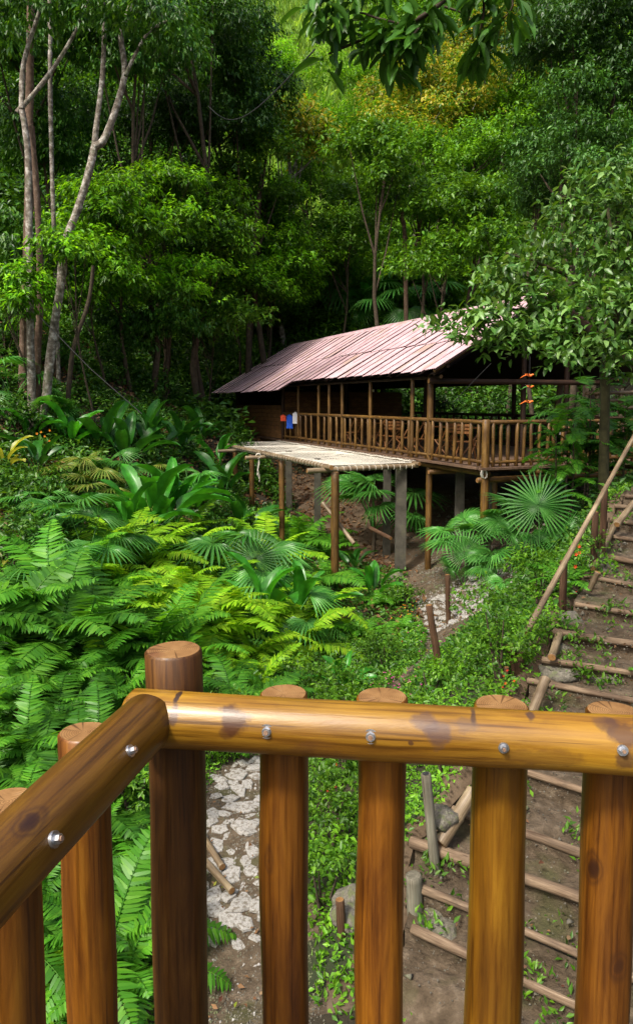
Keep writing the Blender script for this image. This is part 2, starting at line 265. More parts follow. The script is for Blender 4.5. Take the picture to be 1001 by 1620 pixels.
M['bare'] = noise_mat('bare_clay', [(.25, (.045, .028, .016)), (.5, (.085, .058, .035)), (.75, (.13, .097, .064))], 3, .95, 10, .6, .05)
M['roof'] = noise_mat('dusty_red_sheet', [(.2, (.26, .155, .165)), (.45, (.37, .245, .26)), (.6, (.43, .31, .325)), (.8, (.48, .38, .39))], 2.6, .5, 9, .05, .01, .35, extra=(.9, .56, .6, (.24, .17, .10)))
M['roof_edge'] = noise_mat('lap_shadow_edge', [(.3, (.016, .008, .008)), (.7, (.06, .028, .025))], 6, .9)  # shadow at the sheet laps, painted dark on the near-edge lips
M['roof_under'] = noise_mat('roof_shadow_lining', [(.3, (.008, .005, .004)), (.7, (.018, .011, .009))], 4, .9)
M['woven'] = wood_mat('woven_wall', [(.25, (.05, .022, .007)), (.5, (.10, .05, .016)), (.75, (.16, .09, .035))], (1.5, 1.5, 22), .7, .3)
M['plank'] = wood_mat('deck_plank', [(.25, (.05, .03, .02)), (.5, (.11, .07, .048)), (.75, (.18, .13, .095))], (3, 14, 14), .7, .3)
M['rope'] = noise_mat('white_rope', [(.3, (.42, .39, .32)), (.7, (.72, .68, .60))], 30, .9, 3, 0)
M['red'] = noise_mat('red_cloth', [(.3, (.55, .05, .02)), (.7, (.75, .12, .05))], 20, .9, 3, 0)
M['orange'] = noise_mat('orange_paint', [(.3, (.60, .10, .015)), (.7, (.75, .2, .03))], 20, .5, 3, 0)
M['green_paint'] = noise_mat('green_paint', [(.3, (.04, .22, .03)), (.7, (.08, .32, .05))], 20, .5, 3, 0)
M['blue'] = noise_mat('blue_cloth', [(.3, (.015, .07, .5)), (.7, (.03, .13, .65))], 20, .9, 3, 0)
M['white'] = noise_mat('white_cloth', [(.3, (.55, .56, .6)), (.7, (.75, .76, .8))], 20, .9, 3, 0)
M['cable'] = noise_mat('black_cable', [(.3, (.012, .012, .013)), (.7, (.03, .03, .032))], 20, .6, 2, 0)
M['chairwood'] = wood_mat('chair_wood', [(.25, (.09, .032, .008)), (.5, (.18, .075, .02)), (.75, (.26, .13, .045))], (14, 14, 2), .45, .4)
# leaves
M['lf_dark'] = leaf_mat('leaf_dark', [(.017, .065, .007), (.030, .105, .010), (.050, .145, .014), (.075, .19, .018)], .25, .38)
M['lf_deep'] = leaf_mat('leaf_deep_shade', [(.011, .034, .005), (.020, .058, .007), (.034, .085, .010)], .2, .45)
M['lf_mid'] = leaf_mat('leaf_mid', [(.03, .09, .007), (.048, .135, .009), (.075, .185, .012), (.105, .22, .016)], .35, .4)
M['lf_bright'] = leaf_mat('leaf_bright', [(.06, .17, .008), (.10, .25, .012), (.15, .32, .018)], .42, .4)
M['lf_lime'] = leaf_mat('leaf_lime_tip', [(.10, .31, .010), (.16, .41, .014), (.24, .50, .025)], .5, .4)
M['lf_gold'] = leaf_mat('leaf_gold', [(.09, .17, .012), (.17, .23, .018), (.28, .27, .025), (.36, .28, .05)], .4, .45)
M['lf_grey'] = leaf_mat('leaf_glossy', [(.05, .15, .022), (.09, .21, .035), (.14, .28, .06), (.22, .37, .11)], .28, .36, .38)
M['lf_greyfine'] = leaf_mat('leaf_greyish_fine', [(.022, .075, .012), (.040, .115, .018), (.07, .17, .035)], .25, .42, .3)
M['lf_dry'] = leaf_mat('leaf_dry', [(.12, .06, .025), (.20, .11, .05), (.09, .035, .02), (.26, .18, .10)], .2, .7, .2)
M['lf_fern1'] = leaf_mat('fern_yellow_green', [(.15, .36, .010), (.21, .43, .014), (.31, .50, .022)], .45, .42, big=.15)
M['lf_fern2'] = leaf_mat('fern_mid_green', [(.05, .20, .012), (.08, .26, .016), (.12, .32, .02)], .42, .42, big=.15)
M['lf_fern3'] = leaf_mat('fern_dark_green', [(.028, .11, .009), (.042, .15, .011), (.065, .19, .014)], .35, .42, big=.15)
M['lf_fan'] = leaf_mat('fan_green', [(.04, .17, .024), (.065, .22, .034), (.10, .28, .055)], .36, .36, .4, big=.2)
M['lf_fan2'] = leaf_mat('fan_yellowed', [(.08, .15, .02), (.14, .19, .03), (.20, .22, .05)], .35, .4, big=.2)
M['lf_broad'] = leaf_mat('broad_green', [(.030, .17, .012), (.042, .21, .016)], .38, .34, .4, big=.3, vein=True)
M['lf_broad2'] = leaf_mat('broad_dark', [(.018, .095, .010), (.026, .12, .013)], .33, .36, .35, big=.3, vein=True)
M['lf_yellow'] = leaf_mat('broad_yellowed', [(.22, .26, .03), (.30, .30, .05)], .4, .4, .4, big=.25, vein=True)
M['grass'] = leaf_mat('tall_grass', [(.22, .44, .06), (.32, .54, .09), (.42, .62, .13)], .4, .5, .3, big=.3)
M['fl_red'] = noise_mat('flower_red', [(.3, (.65, .02, .01)), (.7, (.8, .06, .02))], 20, .6, 2, 0)
M['fl_orange'] = noise_mat('flower_orange', [(.3, (.75, .22, .01)), (.7, (.85, .35, .02))], 20, .6, 2, 0)
M['fl_magenta'] = noise_mat('flower_magenta', [(.3, (.55, .03, .28)), (.7, (.7, .08, .4))], 20, .6, 2, 0)

# ------------------------------------------------------------------ mesh helpers
def mk_mesh(name, verts, faces, mats, midx=None, smooth=False):
    """faces: (n,3) or (n,4) int array or list of tuples"""
    me = bpy.data.meshes.new(name)
    verts = np.asarray(verts, np.float32)
    if isinstance(faces, np.ndarray):
        n, k = faces.shape
        me.vertices.add(len(verts)); me.vertices.foreach_set('co', verts.ravel())
        me.loops.add(n * k); me.loops.foreach_set('vertex_index', faces.astype(np.int32).ravel())
        me.polygons.add(n); me.polygons.foreach_set('loop_start', np.arange(0, n * k, k, dtype=np.int32))
        me.update(calc_edges=True)
    else:
        me.from_pydata([tuple(v) for v in verts.tolist()], [], faces); me.update()
    for m in (mats if isinstance(mats, (list, tuple)) else [mats]): me.materials.append(m)
    if midx is not None: me.polygons.foreach_set('material_index', np.asarray(midx, np.int32))
    if smooth is not False and smooth is not None:
        s = np.ones(len(me.polygons), bool) if smooth is True else np.asarray(smooth, bool)
        me.polygons.foreach_set('use_smooth', s)
    return me
def WM(o):
    m = o.matrix_basis.copy()
    return WM(o.parent) @ m if o.parent else m
def link(name, me, parent=None, mat=None):
    """links a mesh object; mat is its WORLD matrix"""
    o = bpy.data.objects.new(name, me); COL.objects.link(o)
    mat = mat or Matrix.Identity(4)
    if parent: o.parent = parent; o.matrix_basis = WM(parent).inverted() @ mat
    else: o.matrix_basis = mat
    return o
def part(name, me, parent, local=None):
    o = bpy.data.objects.new(name, me); COL.objects.link(o); o.parent = parent
    if local is not None: o.matrix_basis = local
    return o
def tag(o, label=None, cat=None, group=None, kind=None):
    if label: o['label'] = label
    if cat: o['category'] = cat
    if group: o['group'] = group
    if kind: o['kind'] = kind
    return o
def thing(name, loc, label, cat, group=None, rz=0):
    o = bpy.data.objects.new(name, None); COL.objects.link(o); o.location = loc; o.rotation_euler = (0, 0, rz); o.empty_display_size = .2
    return tag(o, label, cat, group)
class MB:
    def __init__(s): s.v = []; s.f = []; s.m = []; s.s = []
    def add(s, v, f, m=0, sm=False):
        b = len(s.v); s.v.extend([tuple(x) for x in v])
        for q in f: s.f.append(tuple(i + b for i in q)); s.m.append(m); s.s.append(sm)
    def box(s, c, sz, M4=None, m=0):
        x, y, z = sz[0] / 2, sz[1] / 2, sz[2] / 2
        vv = [Vector((c[0] + a * x, c[1] + b * y, c[2] + d * z)) for d in (-1, 1) for b in (-1, 1) for a in (-1, 1)]
        if M4: vv = [M4 @ q for q in vv]
        s.add(vv, [(0, 2, 3, 1), (4, 5, 7, 6), (0, 1, 5, 4), (2, 6, 7, 3), (0, 4, 6, 2), (1, 3, 7, 5)], m)
    def tube(s, pts, rad, n=8, m=0, caps=True, mcap=None, jit=0, bevel=0):
        pts = [Vector(p) for p in pts]
        if isinstance(rad, (int, float)): rad = [rad] * len(pts)
        if bevel and caps:
            d0 = (pts[1] - pts[0]).normalized(); d1 = (pts[-1] - pts[-2]).normalized(); bv = bevel
            pts = [pts[0], pts[0] + d0 * bv] + pts[1:-1] + [pts[-1] - d1 * bv, pts[-1]]
            rad = [rad[0] - bv, rad[0]] + list(rad[1:-1]) + [rad[-1], rad[-1] - bv]
        V = []; up = None
        for i, p in enumerate(pts):
            d = (pts[min(i + 1, len(pts) - 1)] - pts[max(i - 1, 0)]).normalized()
            if up is None: up = d.orthogonal().normalized()
            up = (up - d * up.dot(d)).normalized(); sd = d.cross(up)
            for k in range(n):
                t = 2 * math.pi * k / n
                r_ = rad[i] * (1 + (jit * mnoise.noise(Vector((p.x * 2 + math.cos(t) * 1.3, p.y * 2 + math.sin(t) * 1.3, p.z * 2 + 5))) if jit else 0))
                V.append(p + (up * math.cos(t) + sd * math.sin(t)) * r_)
        Fq = [(i * n + k, i * n + (k + 1) % n, (i + 1) * n + (k + 1) % n, (i + 1) * n + k) for i in range(len(pts) - 1) for k in range(n)]
        s.add(V, Fq, m, True)
        if caps:
            mc = m if mcap is None else mcap
            s.add(V[:n], [tuple(range(n - 1, -1, -1))], mc); s.add(V[-n:], [tuple(range(n))], mc)
    def mesh(s, name, mats): return mk_mesh(name, s.v, s.f, mats, s.m, s.s)
def axis_mat(p0, p1, roll=0):
    p0, p1 = Vector(p0), Vector(p1); d = (p1 - p0)
    q = d.to_track_quat('Z', 'Y').to_matrix().to_4x4()
    return Matrix.Translation(p0) @ q @ Matrix.Rotation(roll, 4, 'Z')
_logc = {}
def log(name, p0, p1, r, mat, parent=None, n=12, rings=6, jit=.05, taper=0.0, capm='endgrain', bevel=None, nodes=0, bend=0, cache=False, roll=None):
    """a log / pole: its own mesh along local Z, so the grain follows it"""
    L = (Vector(p1) - Vector(p0)).length
    key = (round(L, 1), round(r, 3), mat, n, capm, nodes, random.randrange(3)) if cache else None
    Lm = round(L, 1) if cache else L
    if key and key in _logc: me = _logc[key]
    else:
        mb = MB(); seed = random.random() * 50; pts = []; rad = []
        N_ = rings
        for i in range(N_ + 1):
            t = i / N_
            pts.append(Vector((bend * math.sin(math.pi * t) + jit * r * 1.2 * mnoise.noise(Vector((seed, t * 3, 1))), jit * r * 1.2 * mnoise.noise(Vector((seed, t * 3, 9))), t * Lm)))
            rr = r * (1 - taper * t) * (1 + jit * mnoise.noise(Vector((seed + 7, t * 4, 3))))
            rad.append(rr)
        if nodes:
            pts2, rad2 = [], []
            k = max(2, int(Lm / nodes))
            for j in range(k + 1):
                for dz, sc in ((-.018, 1.0), (0, 1.10), (.018, 1.0)):
                    t = min(max(j / k + dz / Lm, 0), 1)
                    if pts2 and t * Lm <= pts2[-1].z + 1e-4: continue
                    pts2.append(Vector((bend * math.sin(math.pi * t), 0, t * Lm))); rad2.append(r * (1 - taper * t) * (sc + .03 * mnoise.noise(Vector((seed, t * 6, 2)))))
            pts, rad = pts2, rad2
        mb.tube(pts, rad, n, 0, True, 1, jit * .8, bevel if bevel is not None else min(.012, r * .15))
        me = mb.mesh(name, [M[mat], M[capm]])
        if key: _logc[key] = me
    Mx = axis_mat(p0, p1, random.random() * 6.28 if roll is None else roll)
    if cache: Mx = Mx @ Matrix.Diagonal((1, 1, L / Lm, 1))
    return link(name, me, parent, Mx)

# ------------------------------------------------------------------ terrain object
def nonuni(vals): return np.unique(np.concatenate(vals))
xs = nonuni([np.arange(-70, -12, 1.6), np.arange(-12, 12, .17), np.arange(12, 70.1, 1.6)])
ys = nonuni([np.arange(-14, 2, 1.0), np.arange(2, 24, .17), np.arange(24, 45, .5), np.arange(45, 142, 1.8)])
X, Y = np.meshgrid(xs, ys); Z = H(X, Y)
nx, ny = len(xs), len(ys)
idx = np.arange(nx * ny).reshape(ny, nx)
fq = np.stack([idx[:-1, :-1], idx[:-1, 1:], idx[1:, 1:], idx[1:, :-1]], -1).reshape(-1, 4)
# material regions: 0 forest soil, 1 bare clay (under the hut, by the stairs), 2 path
PATH = [(-.35, 3.4), (-.52, 5.5), (-.82, 7.0), (-.75, 8.2), (.1, 9.4), (1.1, 10.6), (2.0, 12.0), (2.9, 13.8), (3.25, 15.5), (3.0, 17.0), (3.3, 18.6)]
PW = [.42, .42, .42, .38, .12, .08, .16, .8, 1.1, .9, .7]
def path_dist(x, y):
    best = np.full(np.shape(x), 9e9)
    for i in range(len(PATH) - 1):
        ax, ay = PATH[i]; bx, by = PATH[i + 1]; dx, dy = bx - ax, by - ay
        t = np.clip(((x - ax) * dx + (y - ay) * dy) / (dx * dx + dy * dy), 0, 1)
        d = np.hypot(x - ax - t * dx, y - ay - t * dy) - (PW[i] * (1 - t) + PW[i + 1] * t)
        best = np.minimum(best, d)
    return best
DV = Vector((-.375, .927, 0)); RV = Vector((.927, .375, 0))
def hut_ot(x, y): return x * RV.x + y * RV.y, x * DV.x + y * DV.y
def under_hut(x, y, pad=0):
    o, t = hut_ot(x, y); return (o > 9.2 - pad) & (o < 15.2 + pad) & (t > 13.6 - pad) & (t < 33 + pad)
fx = X[:-1, :-1].ravel() + .08; fy = Y[:-1, :-1].ravel() + .08
wig = .12 * np.sin(fx * 5 + fy * 3) + .1 * np.sin(fx * 11 - fy * 7)
mid = np.zeros(len(fx), int)
_o, _t = hut_ot(fx, fy); mid[(_o > 8.6) & (_o < 15.5) & (_t > 13.4) & (_t < 25)] = 1
sm_, _ = stair_mask(fx, fy, .3); mid[sm_] = 1
mid[(path_dist(fx, fy) + wig) < 0.06] = 2
me = mk_mesh('hillside_ground', np.c_[X.ravel(), Y.ravel(), Z.ravel()], fq, [M['ground'], M['bare'], M['path_dirt']], mid, True)
tag(link('hillside_ground', me), kind='structure')

# ------------------------------------------------------------------ foliage generators
def rand_unit(n):
    v = rng.normal(size=(n, 3)); return v / np.linalg.norm(v, axis=1, keepdims=True)
def norm(v): return v / (np.linalg.norm(v, axis=-1, keepdims=True) + 1e-9)
def leaves_mesh(name, p, d, nrm, Ln, Wd, mats, midx=None, fine=False, fold=.25, droop=.15):
    """p base points, d axis, nrm rough leaf normal; folded leaf blades"""
    n = len(p); d = norm(d); s = norm(np.cross(nrm, d)); u = np.cross(d, s)
    Ln = np.broadcast_to(np.asarray(Ln, float), (n,))[:, None]; Wd = np.broadcast_to(np.asarray(Wd, float), (n,))[:, None]
    if not fine:
        a = p; b = p + d * Ln * .42 + s * Wd * .5 + u * Wd * fold; c = p + d * Ln - u * Ln * droop; e = p + d * Ln * .42 - s * Wd * .5 + u * Wd * fold
        V = np.stack([a, b, c, e], 1).reshape(-1, 3); k = np.arange(n)[:, None] * 4
        F = np.stack([k + [0, 1, 2], k + [0, 2, 3]], 1).reshape(-1, 3); per = 2
    else:
        m1 = p + d * Ln * .35; m2 = p + d * Ln * .72 - u * Ln * droop * .4; tp = p + d * Ln - u * Ln * droop
        b1 = m1 + s * Wd * .5 + u * Wd * fold; e1 = m1 - s * Wd * .5 + u * Wd * fold
        b2 = m2 + s * Wd * .36 + u * Wd * fold * .8; e2 = m2 - s * Wd * .36 + u * Wd * fold * .8
        V = np.stack([p, b1, e1, b2, e2, tp, m1, m2], 1).reshape(-1, 3); k = np.arange(n)[:, None] * 8
        F = np.stack([k + q for q in ([0, 1, 6], [0, 6, 2], [6, 1, 3], [6, 3, 7], [2, 6, 7], [2, 7, 4], [7, 3, 5], [4, 7, 5])], 1).reshape(-1, 3); per = 8
    mi = None if midx is None else np.repeat(midx, per)
    return mk_mesh(name, V, F, mats, mi)
def crown_mesh(name, blobs, kind, center):
    """blobs: list of (x,y,z, rx,ry,rz) world; twigs scattered over each blob's shell"""
    K = KINDS[kind]; Ps, Ds, Ns, Ls, Ms = [], [], [], [], []
    cen = np.array(center)
    for (x, y, z, rx, ry, rz) in blobs:
        area = 4 * math.pi * ((rx * ry + rx * rz + ry * rz) / 3)
        nt = max(6, int(area * K['dens']))
        nt = min(nt, 6000)
        u = rand_unit(nt); u[:, 2] = np.where(u[:, 2] < -.35, -u[:, 2] * .6, u[:, 2])
        rad = (1 - rng.random(nt) ** 1.6 * .62)
        bump = 1 + .22 * np.sin(u[:, 0] * 5 + x * 3) * np.sin(u[:, 2] * 6 + y) + .12 * rng.normal(size=nt)
        t0 = np.array([x, y, z]) + u * np.array([rx, ry, rz]) * (rad * bump)[:, None]
        tdir = norm(u * np.array([1, 1, .45]) + rand_unit(nt) * .55 + np.array([0, 0, K['tw_up']]))
        tl = K['twig'] * rng.uniform(.6, 1.3, nt)
        k = K['nl']
        for j in range(k):
            f = (j + .5) / k
            pp = t0 + tdir * (tl * f)[:, None] + rng.normal(size=(nt, 3)) * K['leaf'] * .12
            side = norm(np.cross(tdir, rand_unit(nt)))
            dd = norm(tdir * .6 + side * K['splay'] + np.array([0, 0, -K['hang']]))
            nn = norm(np.array([0, 0, 1.0]) + rand_unit(nt) * .6 + u * .3)
            Ps.append(pp); Ds.append(dd); Ns.append(nn); Ls.append(K['leaf'] * rng.uniform(.65, 1.25, nt))
            if K['tip'] is not None:
                outer = (rad > .80) & (u[:, 2] > K['tip'] + rng.normal(size=nt) * .3) 
                Ms.append(np.where(outer, 1, 0))
            else: Ms.append((rng.random(nt) < K.get('p2', .04)).astype(int))
    p = np.concatenate(Ps) - cen; d = np.concatenate(Ds); nn = np.concatenate(Ns); L_ = np.concatenate(Ls); mi = np.concatenate(Ms)
    return leaves_mesh(name, p, d, nn, L_, L_ * K['w'], [M[K['mat']], M[K['mat2']]], mi, K.get('fine', False), .18, K.get('dr', .15)), len(p)
KINDS = {
 'dark':  dict(mat='lf_dark', mat2='lf_mid', tip=None, p2=.15, dens=14, twig=.45, nl=6, leaf=.21, w=.38, hang=.9, splay=.8, tw_up=0),
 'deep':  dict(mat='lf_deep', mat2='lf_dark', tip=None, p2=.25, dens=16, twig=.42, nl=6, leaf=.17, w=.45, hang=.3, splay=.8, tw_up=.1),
 'mid':   dict(mat='lf_mid', mat2='lf_bright', tip=None, p2=.15, dens=8, twig=.55, nl=6, leaf=.25, w=.45, hang=.25, splay=.9, tw_up=.2),
 'bright':dict(mat='lf_mid', mat2='lf_bright', tip=.1, dens=8, twig=.55, nl=6, leaf=.25, w=.42, hang=.2, splay=.9, tw_up=.3),
 'airy':  dict(mat='lf_bright', mat2='lf_lime', tip=.2, dens=7, twig=.6, nl=7, leaf=.24, w=.35, hang=.2, splay=.9, tw_up=.3),
 'lime':  dict(mat='lf_mid', mat2='lf_lime', tip=-.15, dens=17, twig=.42, nl=6, leaf=.22, w=.36, hang=.75, splay=.7, tw_up=.5),
 'gold':  dict(mat='lf_gold', mat2='lf_mid', tip=None, p2=.3, dens=8, twig=.55, nl=6, leaf=.25, w=.45, hang=.3, splay=.9, tw_up=.2),
 'glossy':dict(mat='lf_grey', mat2='lf_mid', tip=None, p2=.15, dens=19, twig=.30, nl=6, leaf=.165, w=.46, hang=.1, splay=1.0, tw_up=.2, fine=True),
 'greyfine':dict(mat='lf_greyfine', mat2='lf_dark', tip=None, p2=.3, dens=19, twig=.4, nl=7, leaf=.15, w=.42, hang=.5, splay=.8, tw_up=0),
 'bush':  dict(mat='lf_mid', mat2='lf_bright', tip=.1, dens=70, twig=.16, nl=6, leaf=.062, w=.5, hang=.1, splay=1.0, tw_up=.4),
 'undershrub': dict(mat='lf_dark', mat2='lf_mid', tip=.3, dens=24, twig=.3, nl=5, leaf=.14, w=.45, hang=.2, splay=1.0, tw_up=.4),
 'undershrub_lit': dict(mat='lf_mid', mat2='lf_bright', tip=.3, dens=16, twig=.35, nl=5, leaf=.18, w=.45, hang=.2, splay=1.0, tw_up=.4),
}
NLEAF = 0
def blob_set(c, rx, ry, rz, n, fr=.42):
    out = []
    for i in range(n):
        for _ in range(20):
            u = np.array([random.uniform(-1, 1) for _ in range(3)])
            if np.linalg.norm(u) < 1: break
        u = u * (1 - fr * .45); k = random.uniform(.8, 1.3) * fr
        out.append((c[0] + u[0] * rx, c[1] + u[1] * ry, c[2] + u[2] * rz, rx * k, ry * k, rz * k * random.uniform(.65, .95)))
    return out
def tree(name, label, cat, px, py, Y, rxp, rzp, kind, nb=9, bark='bark', trunk=None, group=None, fr=.42, baseoff=0, tr=.0075, limbs=True):
    """crown centred where (px,py) is seen at distance Y; trunk stands on the ground under it"""
    global NLEAF
    c = P(px, py, Y); mpp = Y / F_PX; rx, rz = rxp * mpp * (1.22 if Y > 30 else 1.08), rzp * mpp * (1.22 if Y > 30 else 1.08); ry = (rx + rz) * .5
    bx, by = c.x + baseoff * mpp, c.y + (.2 if px > 480 else 1.5); bz = h1(bx, by)
    root = thing(name, (bx, by, bz), label, cat, group)
    blobs = blob_set(c, rx, ry, rz, nb, fr)
    me, n = crown_mesh('crown', blobs, kind, c); NLEAF += n
    cr = link('crown', me, root, Matrix.Translation(c))
    mb = MB(); top = Vector((c.x, c.y, c.z - rz * .1)); base = Vector((bx, by, bz - .2)); hgt = max(1.0, (top - base).length); r0 = max(.035, hgt * .016 * tr / .0075)
    pts = []; 
    for i in range(7):
        t = i / 6; pts.append(base.lerp(top, t) + Vector((math.sin(t * 5 + px) * .03 * hgt, math.cos(t * 4 + py) * .02 * hgt, 0)) * (1 if 0 < i else 0))
    mb.tube(pts, [r0 * (1 - .7 * i / 6) for i in range(7)], 7, 0, True, None, .12)
    link('trunk', mb.mesh('trunk', [M[bark]]), root)
    if limbs:
        for b in blobs[:min(nb, 7)]:
            mb = MB(); s = pts[random.randint(3, 5)]; e = Vector(b[:3]); m_ = s.lerp(e, .5) + Vector((0, 0, -.08 * (e - s).length))
            mb.tube([s, m_, e], [r0 * .42, r0 * .3, r0 * .12], 5, 0, False)
            link('branch', mb.mesh('branch', [M[bark]]), root)
    return root

# frond / leaf meshes ------------------------------------------------
def fern_frond(mat, L=1.0, e0=1.1, droop=.5, npin=26, plen=.24, pw=.045, fwd=.45):
    n = npin; s = np.linspace(0, 1, n + 1); th = e0 - (e0 + droop) * s ** 1.1
    ds = L / n; x = np.concatenate([[0], np.cumsum(np.cos(th[:-1]) * ds)]); z = np.concatenate([[0], np.cumsum(np.sin(th[:-1]) * ds)])
    y = .06 * L * np.sin(s * 2.5 + random.random() * 6) * s
    pts = np.c_[x, y, z]; Ps, Ds, Ns, Ls = [], [], [], []
    tang = norm(np.gradient(pts, axis=0)); upv = norm(np.cross(np.cross(tang, [0, 0, 1.0]) + 1e-6, tang))
    prof = np.sin(np.clip((s * .93 + .07), 0, 1) * math.pi) ** .55 * (1 - .25 * s); prof[s < .12] *= (s[s < .12] / .12) ** .5 * .6
    for sg in (-1, 1):
        sd = norm(np.cross(tang, upv)) * sg
        dd = norm(sd + tang * fwd - upv * rng.uniform(0, .35, (n + 1, 1)) + rng.normal(size=(n + 1, 3)) * .07)
        Ps.append(pts[2:]); Ds.append(dd[2:]); Ns.append(upv[2:] + rng.normal(size=(n - 1, 3)) * .15); Ls.append((prof * plen * L * rng.uniform(.88, 1.1, n + 1))[2:])
    p = np.concatenate(Ps); d = np.concatenate(Ds); nn = np.concatenate(Ns); ll = np.concatenate(Ls)
    d_ = norm(d); s_ = norm(np.cross(nn, d_)); u_ = np.cross(d_, s_); l_ = ll[:, None]; w_ = pw * L
    a1 = p + d_ * l_ * .12 + s_ * w_ * .5; a2 = p + d_ * l_ * .12 - s_ * w_ * .5; b1 = p + d_ * l_ * .6 + s_ * w_ * .46 - u_ * l_ * .03; b2 = p + d_ * l_ * .6 - s_ * w_ * .46 - u_ * l_ * .03
    t_ = p + d_ * l_ - u_ * l_ * .12
    m = len(p); V = np.stack([p, a1, a2, b1, b2, t_], 1).reshape(-1, 3); k = np.arange(m)[:, None] * 6
    F = np.stack([k + q for q in ([0, 1, 2], [1, 3, 4], [1, 4, 2], [3, 5, 4])], 1).reshape(-1, 3)
    # rachis
    mb = MB(); mb.tube([Vector(q) for q in pts[::3]], [.011 * L * (1 - .8 * i / 9) for i in range(len(pts[::3]))], 3, 0, False)
    b0 = len(V); V = np.r_[V, np.array(mb.v)]; fr = np.array([[q[0], q[1], q[2]] for q in mb.f] + [[q[0], q[2], q[3]] for q in mb.f]) + b0
    return mk_mesh('frond', V, np.r_[F, fr], M[mat])
def fan_leaf(mat, Rr=.6, pet=.8, e0=1.1, nseg=26, spread=2.35, droop=.35, split=.38, axa=None):
    V, F = [], []
    np_ = 6; pts = []; th = e0; p = Vector((0, 0, 0))
    for i in range(np_ + 1):
        pts.append(p.copy()); th = e0 - .55 * i / np_; p = p + Vector((math.cos(th), 0, math.sin(th))) * pet / np_
    hub = pts[-1]; mb = MB(); mb.tube(pts, [.012 * (1 - .4 * i / np_) for i in range(np_ + 1)], 3, 0, False)
    th = th if axa is None else axa + .5; ax = Vector((math.cos(th - .5), 0, math.sin(th - .5))); sd = Vector((0, 1, 0)); up = ax.cross(sd) * -1
    if up.z < 0: up = -up
    for k in range(nseg):
        a = (k / (nseg - 1) * 2 - 1) * spread; da = spread / (nseg - 1) * .98
        rl = Rr * random.uniform(.9, 1.05) * (1 - .18 * abs(a / spread) ** 2)
        def pt(ang, r_, lift):
            dd = ax * math.cos(ang) + sd * math.sin(ang); q = hub + dd * r_ + up * lift
            return q - Vector((0, 0, 1)) * droop * Rr * (r_ / Rr) ** 2.4 * (.5 + .5 * abs(math.sin(ang)) + .15)
        b = len(V)
        cup = .10 * Rr
        V += [pt(a, .02, 0), pt(a - da, rl * split, .03 * Rr + cup * .3), pt(a, rl * split, -.03 * Rr + cup * .3), pt(a + da, rl * split, .03 * Rr + cup * .3),
              pt(a - da * .42, rl * .72, .01 * Rr), pt(a + da * .42, rl * .72, .01 * Rr), pt(a + random.uniform(-.03, .03), rl, random.uniform(-.05, .02) * Rr)]
        F += [(b, b + 1, b + 2), (b, b + 2, b + 3), (b + 1, b + 4, b + 2), (b + 2, b + 4, b + 5), (b + 2, b + 5, b + 3), (b + 4, b + 6, b + 5)]
    b = len(V); V += mb.v; F += [tuple(i + b for i in (q[0], q[1], q[2])) for q in mb.f] + [tuple(i + b for i in (q[0], q[2], q[3])) for q in mb.f]
    return mk_mesh('fan_leaf', np.array([tuple(v) for v in V]), np.array(F), M[mat])
def broad_leaf(mat, L=.8, W=.22, pet=.35, e0=1.2, droop=.5, wave=.02, n=9):
    V, F = [], []; p = Vector((0, 0, 0)); th = e0; ppts = []
    for i in range(4): ppts.append(p.copy()); p = p + Vector((math.cos(e0), 0, math.sin(e0))) * pet / 3
    ph = random.random() * 6
    q = ppts[-1]
    for i in range(n + 1):
        t = i / n; th = e0 - (e0 * .5 + droop) * t ** 1.2
        w = W * (math.sin(min(1, t * .94 + .05) * math.pi) ** .6) * (1.08 - .25 * t) if 0 < t < 1 else (.01 if t == 0 else .002)
        tg = Vector((math.cos(th), 0, math.sin(th))); nr = Vector((-math.sin(th), 0, math.cos(th)))
        fz = .32 * w
        wv = wave * math.sin(t * 11 + ph)
        for s_, k_ in ((-1, 1), (-.5, .45), (0, 0), (.5, .45), (1, 1)):
            V.append(q + Vector((0, 1, 0)) * w * s_ * .5 * 2 * .5 + nr * (fz * k_ + (wv if abs(s_) == 1 else 0) * (1 if s_ > 0 else -.7)))
        q = q + tg * L / n
    for i in range(n):
        for k in range(4):
            a = i * 5 + k; F.append((a, a + 1, a + 6, a + 5))
    mb = MB(); mb.tube(ppts, [.014, .012, .010, .008], 4, 0, False); b = len(V); V += mb.v; F += [tuple(i + b for i in f) for f in mb.f]
    return mk_mesh('leaf', np.array([tuple(v) for v in V]), np.array(F), M[mat], None, True)
FR = {k: [fern_frond(k, 1.0, random.uniform(.75, 1.25), random.uniform(.15, .7), random.choice((30, 34, 38)), random.uniform(.19, .26), random.uniform(.024, .031)) for _ in range(6)] for k in ('lf_fern1', 'lf_fern2', 'lf_fern3')}
LASTF = [None]; DRYF = [fern_frond('lf_dry', .9, .9, .9, 30, .2, .025) for _ in range(3)]
FAN = {k: [fan_leaf(k, .6, random.uniform(.6, 1.0), random.uniform(.7, 1.3), random.choice((24, 28)), random.uniform(1.9, 2.5), random.uniform(.2, .5), random.uniform(.30, .45)) for _ in range(4)] for k in ('lf_fan', 'lf_fan2', 'lf_fern2')}
BL = {k: [broad_leaf(k, random.uniform(.75, .9), random.uniform(.2, .27), random.uniform(.25, .5), random.uniform(1.0, 1.35), random.uniform(.1, .7)) for _ in range(5)] for k in ('lf_broad', 'lf_broad2', 'lf_yellow')}
